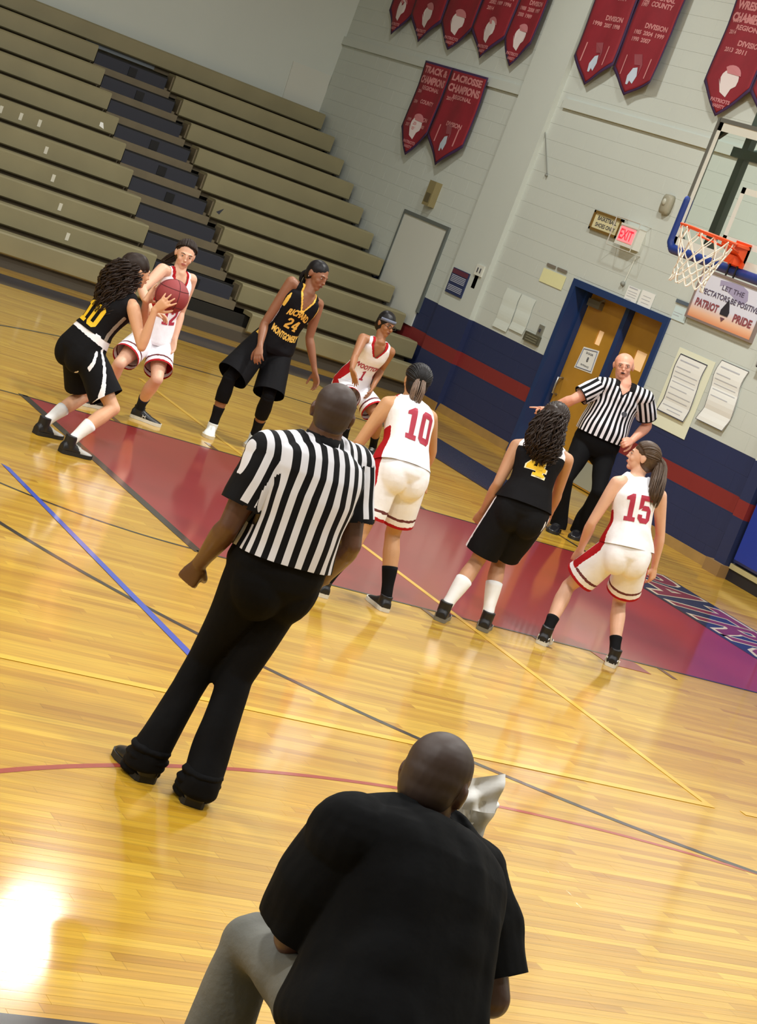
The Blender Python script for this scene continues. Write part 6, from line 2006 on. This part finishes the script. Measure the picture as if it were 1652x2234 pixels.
p.strands(H_DARK, None, hp, [.085, .115, .12, .095, .05], 240, .0055, curl=.014, cf=30, parent=hc, seed=8)
b = B(); b.tube(hp, [.075, .085, .08, .06, .03], 14, balls=True); me = fuse(b, .008, 2); wrinkle(me, .008, 50, 9); p.add(me, 'hair_mass', H_DARK, hc)

# ---------- 8. number 15
p = Person('person in white uniform number 15 with brown ponytail seen from behind at right', h=1.66, skin='skin_pale')
p.feet(((1172, 1412), (1200, 1392)), ((1326, 1462), (1340, 1436)))
p.body((1366, 1200), (1388, 1042), (1403, 1000), (-.72, .68, .02), (1346, 1054), (1440, 1082), signs=(-1, 1), lean=0.14)
p.leg('L', (1248, 1278), 1); p.leg('R', (1357, 1318), 1)
p.arm('L', (1291, 1141), (1266, 1200), -1, 1); p.arm('R', (1441, 1166), (1428, 1236), 1, 1)
p.build_skin(hand_args={'L': (None, V(.5, .5, .1), dict(curl=.5)), 'R': (None, V(-.3, .7, 0), dict(curl=.55))})
p.face_parts()
p.jersey('jersey', wjb, [C_WHITE, C_RED], hem=.01, inf=.022, flare=.012, vdepth=.10, wr=.009, seed=81, strap=.64)
p.print_on('15', 'number', C_NUM, .0, .285 * p.s, False, .19, .19, .035)
p.shorts('shorts', wsb, [C_WHITE, C_RED, C_GREY], length=.33, r_hem=.122, inf=.020, waist=.09, seed=82, wr=.005)
for sd in 'LR':
    p.sock(sd, C_SOCKB, .13, .006); p.shoe(sd, C_SHOEB, C_SOLEW, high=True, marks='stripes', laces=C_SHOEB, size=1.06)
hc = p.hair_cap(H_BROWN, 1.03, rough=.003)
p.comb(H_BROWN, (.02, -.125, .03), parent=hc, vol=1.02, n=50)
D_ = depth_of(p.J['head'])
b0 = at(1434, 996, D_ + .0)
p.strands(H_BROWN, None, [b0, at(1443, 1015, D_), at(1436, 1050, D_ - .08), at(1428, 1080, D_ - .11), at(1424, 1108, D_ - .11)], [.02, .045, .055, .055, .03], 90, .0055, curl=.003, cf=9, parent=hc, name='ponytail')
b = B(); b.tube([b0, at(1443, 1015, D_), at(1436, 1050, D_ - .08), at(1428, 1080, D_ - .11), at(1425, 1098, D_ - .11)], [.02, .038, .045, .045, .02], 12, balls=True); me = fuse(b, .007, 2); wrinkle(me, .004, 60, 9, V(1, 1, .3)); p.add(me, 'ponytail_core', H_BROWN, hc)
q = B(); q.tube([b0 + 0.024 * (p.hu * math.cos(t) + np.cross(p.hf, p.hu) * math.sin(t)) for t in np.linspace(0, 6.28, 13)], .008, 6); p.addb(q, 'hair_tie', mat('tie_pink', (232, 168, 156), .6), hc, True)

# ---------- 9. far referee
stripeB = stripe_mat('referee_stripes_narrow', .0465, .0116, .5, cuff=.205)
p = Person('person, white-haired referee facing the court with one arm stretched out and whistle in mouth', h=1.80, male=True, bulk=1.14, skin='skin_ruddy'); p.fat = 1.13
p.feet(((1262, 1168), (1246, 1180)), ((1222, 1156), (1193, 1166)))
p.body((1303, 966), (1361, 842), (1361, 799), (-.55, -.83, .02), (1407, 870), (1310, 842), signs=(1, -1), lean=0.0, headh=.23)
p.leg('R', (1236, 1072), -1); p.leg('L', (1300, 1090), -1)
p.arm('R', (1250, 872), (1198, 892), -1, 1); p.arm('L', (1412, 930), (1378, 962), 1, -1)
p.build_skin(legs=.72, hand_args={'R': (V(-.9, .1, -.18), V(.0, -.2, -1), dict(curl=.5, curls=(.03, .9, 1.1, 1.2), thumb=.5)), 'L': (V(-.75, -.5, -.1), V(-.1, .6, -.5), dict(curl=.8))})
p.face_parts('mouth_dark', brow='brow_grey')
def refj(l, t, f, L, k):
    top = L * .985; half = .045 * k * np.clip((t - (top - .06 * k)) / (.06 * k), 0, 1) + .018
    return np.where(((np.abs(l) < half) & (f > 0) & (t > top - .085 * k)) | ((t > L * .97) & (np.abs(l) < .085)), 1, 0)
p.jersey('striped_shirt', refj, [stripeB, C_BLACK], hem=.06, inf=.020, flare=.03, vdepth=.06, vwidth=.045, sleeves=.225, belly=.055, wr=.004, seed=91, sleeve_r=1.42)
q = B(); q.box(tuple(p.J['head'] + p.hf * .108 - p.hu * .058 - V(.008, .008, .006)), tuple(p.J['head'] + p.hf * .128 - p.hu * .060 + V(.008, .008, .008))); p.addb(q, 'whistle', C_BLACK)
pr = B(); cpt = p.J['pel'] + p.U * .36 + p.lat * .09
ht = p.bvh.ray_cast(Vector(cpt + p.fwd * .5), Vector(-p.fwd), .7)[0]
if ht is not None:
    hv = np.array(ht); pr.prism([hv + p.fwd * .003 + p.lat * .028 * math.cos(t) + p.U * .028 * math.sin(t) for t in np.linspace(0, 2 * math.pi, 12, endpoint=False)], p.fwd * .002); p.addb(pr, 'badge', mat('badge_dark', (70, 74, 84), .5), p.jersey_o)
p.shorts('trousers', None, [C_TROUS], waist=.11, long_=True, inf=.026, ankle_r=.085, wr=.009, seed=92)
for sd in 'LR': p.shoe(sd, mat('shoe_leather', (24, 23, 26), .28), C_SOLEB, laces=C_SOLEB, size=1.08)
b = B(); c, r, f, u = p.J['head'], p.hr, p.hf, p.hu
for sg in (1, -1): b.sphere(c + r * sg * .064 - f * .030 + u * .022, (.024, .055, .045), 12, 9, (r, f, u))
b.sphere(c - f * .06 + u * -.005, (.062, .048, .055), 12, 9, (r, f, u))
me = fuse(b, .006, 2); wrinkle(me, .002, 70, 2); p.add(me, 'hair', mat('hair_white', (206, 200, 196), .7))
q = B()
for sg in (1, -1):
    cc = c + r * sg * .031 + f * .098 + u * .004
    q.tube([cc + r * .021 * math.cos(t) + u * .014 * math.sin(t) for t in np.linspace(0, 2 * math.pi, 17)], .0014, 5)
p.addb(q, 'glasses', mat('glasses_wire', (90, 80, 76), .3, .6), smooth=True)

# ---------- 10. seated coach in the foreground
p = Person('person, bald and seated in a black shirt and grey trousers at the bottom', D=5.05, h=1.84, male=True, bulk=1.24, skin='skin_deep2')
p.body((832, 2250), (914, 1800), (946, 1718), (.80, .58, -.22), (765, 1828), (1012, 1908), signs=(-1, 1), lean=0.33, headh=.226)
p.J['knL'] = reach(p.J['hipL'], (556, 2062), .44 * p.s, 1); p.J['ankL'] = p.J['knL'] + nrm(V(-.05, .05, -1)) * .40
p.J['knR'] = p.J['hipR'] + nrm(V(.62, .76, -.06)) * .46 * p.s; p.J['ankR'] = p.J['knR'] + nrm(V(-.02, -.08, -1)) * .40
for sd in 'LR':
    a = p.J['ank' + sd]; a[2] = .09
    kz = p.J['kn' + sd]
    d = nrm(V(.35, .93, 0)) if sd == 'R' else nrm(V(-.1, 1, 0))
    h0 = V(a[0], a[1], 0) - d * .06; fl = .30; p.foot[sd] = (h0, h0 + d * fl, d, fl)
print('coach', {k: v.round(2) for k, v in p.J.items()})
p.arm('L', (640, 2045), (700, 2080), 1, 1); p.arm('R', (1072, 2180), (1000, 2130), 1, 1)
p.J['wrR'] = p.J['elR'] + nrm(V(.05, .75, .45)) * .26 * p.s; p.J['wrL'] = p.J['elL'] + nrm(V(.65, .70, .25)) * .26 * p.s
p.build_skin(.006, .6, hand_args={'L': (None, V(.3, .2, .6), dict(curl=.7)), 'R': (None, V(-.5, .2, .4), dict(curl=.7))})
p.face_parts('lips_dark')
C_TEE = cloth('tee_black', (8, 9, 11), .9)
p.jersey('t_shirt', None, [C_TEE], hem=-.10, inf=.040, flare=.03, vdepth=0, sleeves=.29, sleeve_r=1.5, wr=.006, seed=101, voxel=.0075)
N_ = p.J['neck']; q = B(); q.tube([N_ - p.U * .03, N_ - p.U * .0, N_ + p.U * .012], [.098, .090, .086], 24); p.addb(q, 'collar', C_TEE, smooth=True)
p.shorts('trousers', None, [mat('trousers_grey', (104, 104, 98), .85, noise=.12, nscale=7, bump=.2, bscale=60)], waist=.0, long_=True, inf=.034, ankle_r=.10, wr=.012, seed=102, voxel=.009)
for sd in 'LR': p.shoe(sd, C_SHOEB, C_SOLEB, laces=C_SOLEB)
p.hair_cap(mat('stubble_deep', (58, 42, 36), .55), .975, rough=.0002, name='stubble')
# crumpled papers he holds up
t = empty('papers', 'crumpled white papers held up in front of the seated man', 'paper', tuple(p.J['head']))
hd = p.J['head']; Dh = depth_of(hd) + .22
def sheet(pts, nu, nv, amp, seed):
    r = random.Random(seed); A0, A1, A2, A3 = [np.asarray(x, float) for x in pts]; n_ = nrm(np.cross(A1 - A0, A3 - A0))
    vs = []; fs = []
    ph = [r.uniform(0, 6) for _ in range(4)]
    for i in range(nu + 1):
        for j in range(nv + 1):
            u_, v_ = i / nu, j / nv
            pnt = (A0 * (1 - u_) + A1 * u_) * (1 - v_) + (A3 * (1 - u_) + A2 * u_) * v_
            vs.append(pnt + n_ * amp * (math.sin(u_ * 7 + ph[0] + v_ * 3) + .6 * math.sin(v_ * 9 + ph[1] - u_ * 4)) - hd)
    n0 = len(vs)
    for i in range(nu):
        for j in range(nv):
            a = i * (nv + 1) + j; fs.append((a, a + 1, a + nv + 2, a + nv + 1))
    q = B(); q.add(vs + [v + n_ * .0015 for v in vs], fs + [tuple(reversed([k_ + n0 for k_ in f_])) for f_ in fs]); return q
sheet([at(995, 1820, Dh), at(1040, 1835, Dh + .05), at(1092, 1757, Dh + .05), at(1020, 1740, Dh)], 10, 10, .008, 1).build('sheet', mat('paper_grey', (216, 214, 208), .7), t, True)
sheet([at(1010, 1765, Dh - .02), at(1075, 1775, Dh + .02), at(1105, 1688, Dh + .03), at(1015, 1700, Dh)], 10, 10, .010, 2).build('sheet', mat('paper_white', (246, 246, 244), .7), t, True)
sheet([at(1020, 1800, Dh + .03), at(1085, 1760, Dh + .06), at(1092, 1738, Dh + .06), at(1030, 1728, Dh + .02)], 8, 8, .010, 3).build('sheet', mat('paper_white', (246, 246, 244), .7), t, True)
sheet([at(985, 1800, Dh + .02), at(1035, 1838, Dh + .04), at(1075, 1770, Dh + .07), at(1010, 1745, Dh + .03)], 8, 8, .006, 4).build('sheet', mat('paper_grey', (216, 214, 208), .7), t, True)
# bench he sits on: first row of the near bleachers
hz = p.J['pel'][2] - .235
hy_ = p.J['pel'][1]
t = empty('bench', 'bleacher bench under the seated man, mostly below the picture edge', 'bench', (-8.6, hy_, 0))
q = B(); q.box((-4, -.30, hz - .20 - .05), (4, .14, hz - .05)); q.build('seat_board', M_SEAT, t)
q = B(); q.box((-4, -.25, 0), (4, -.10, hz - .25)); q.build('riser', M_DARK, t)
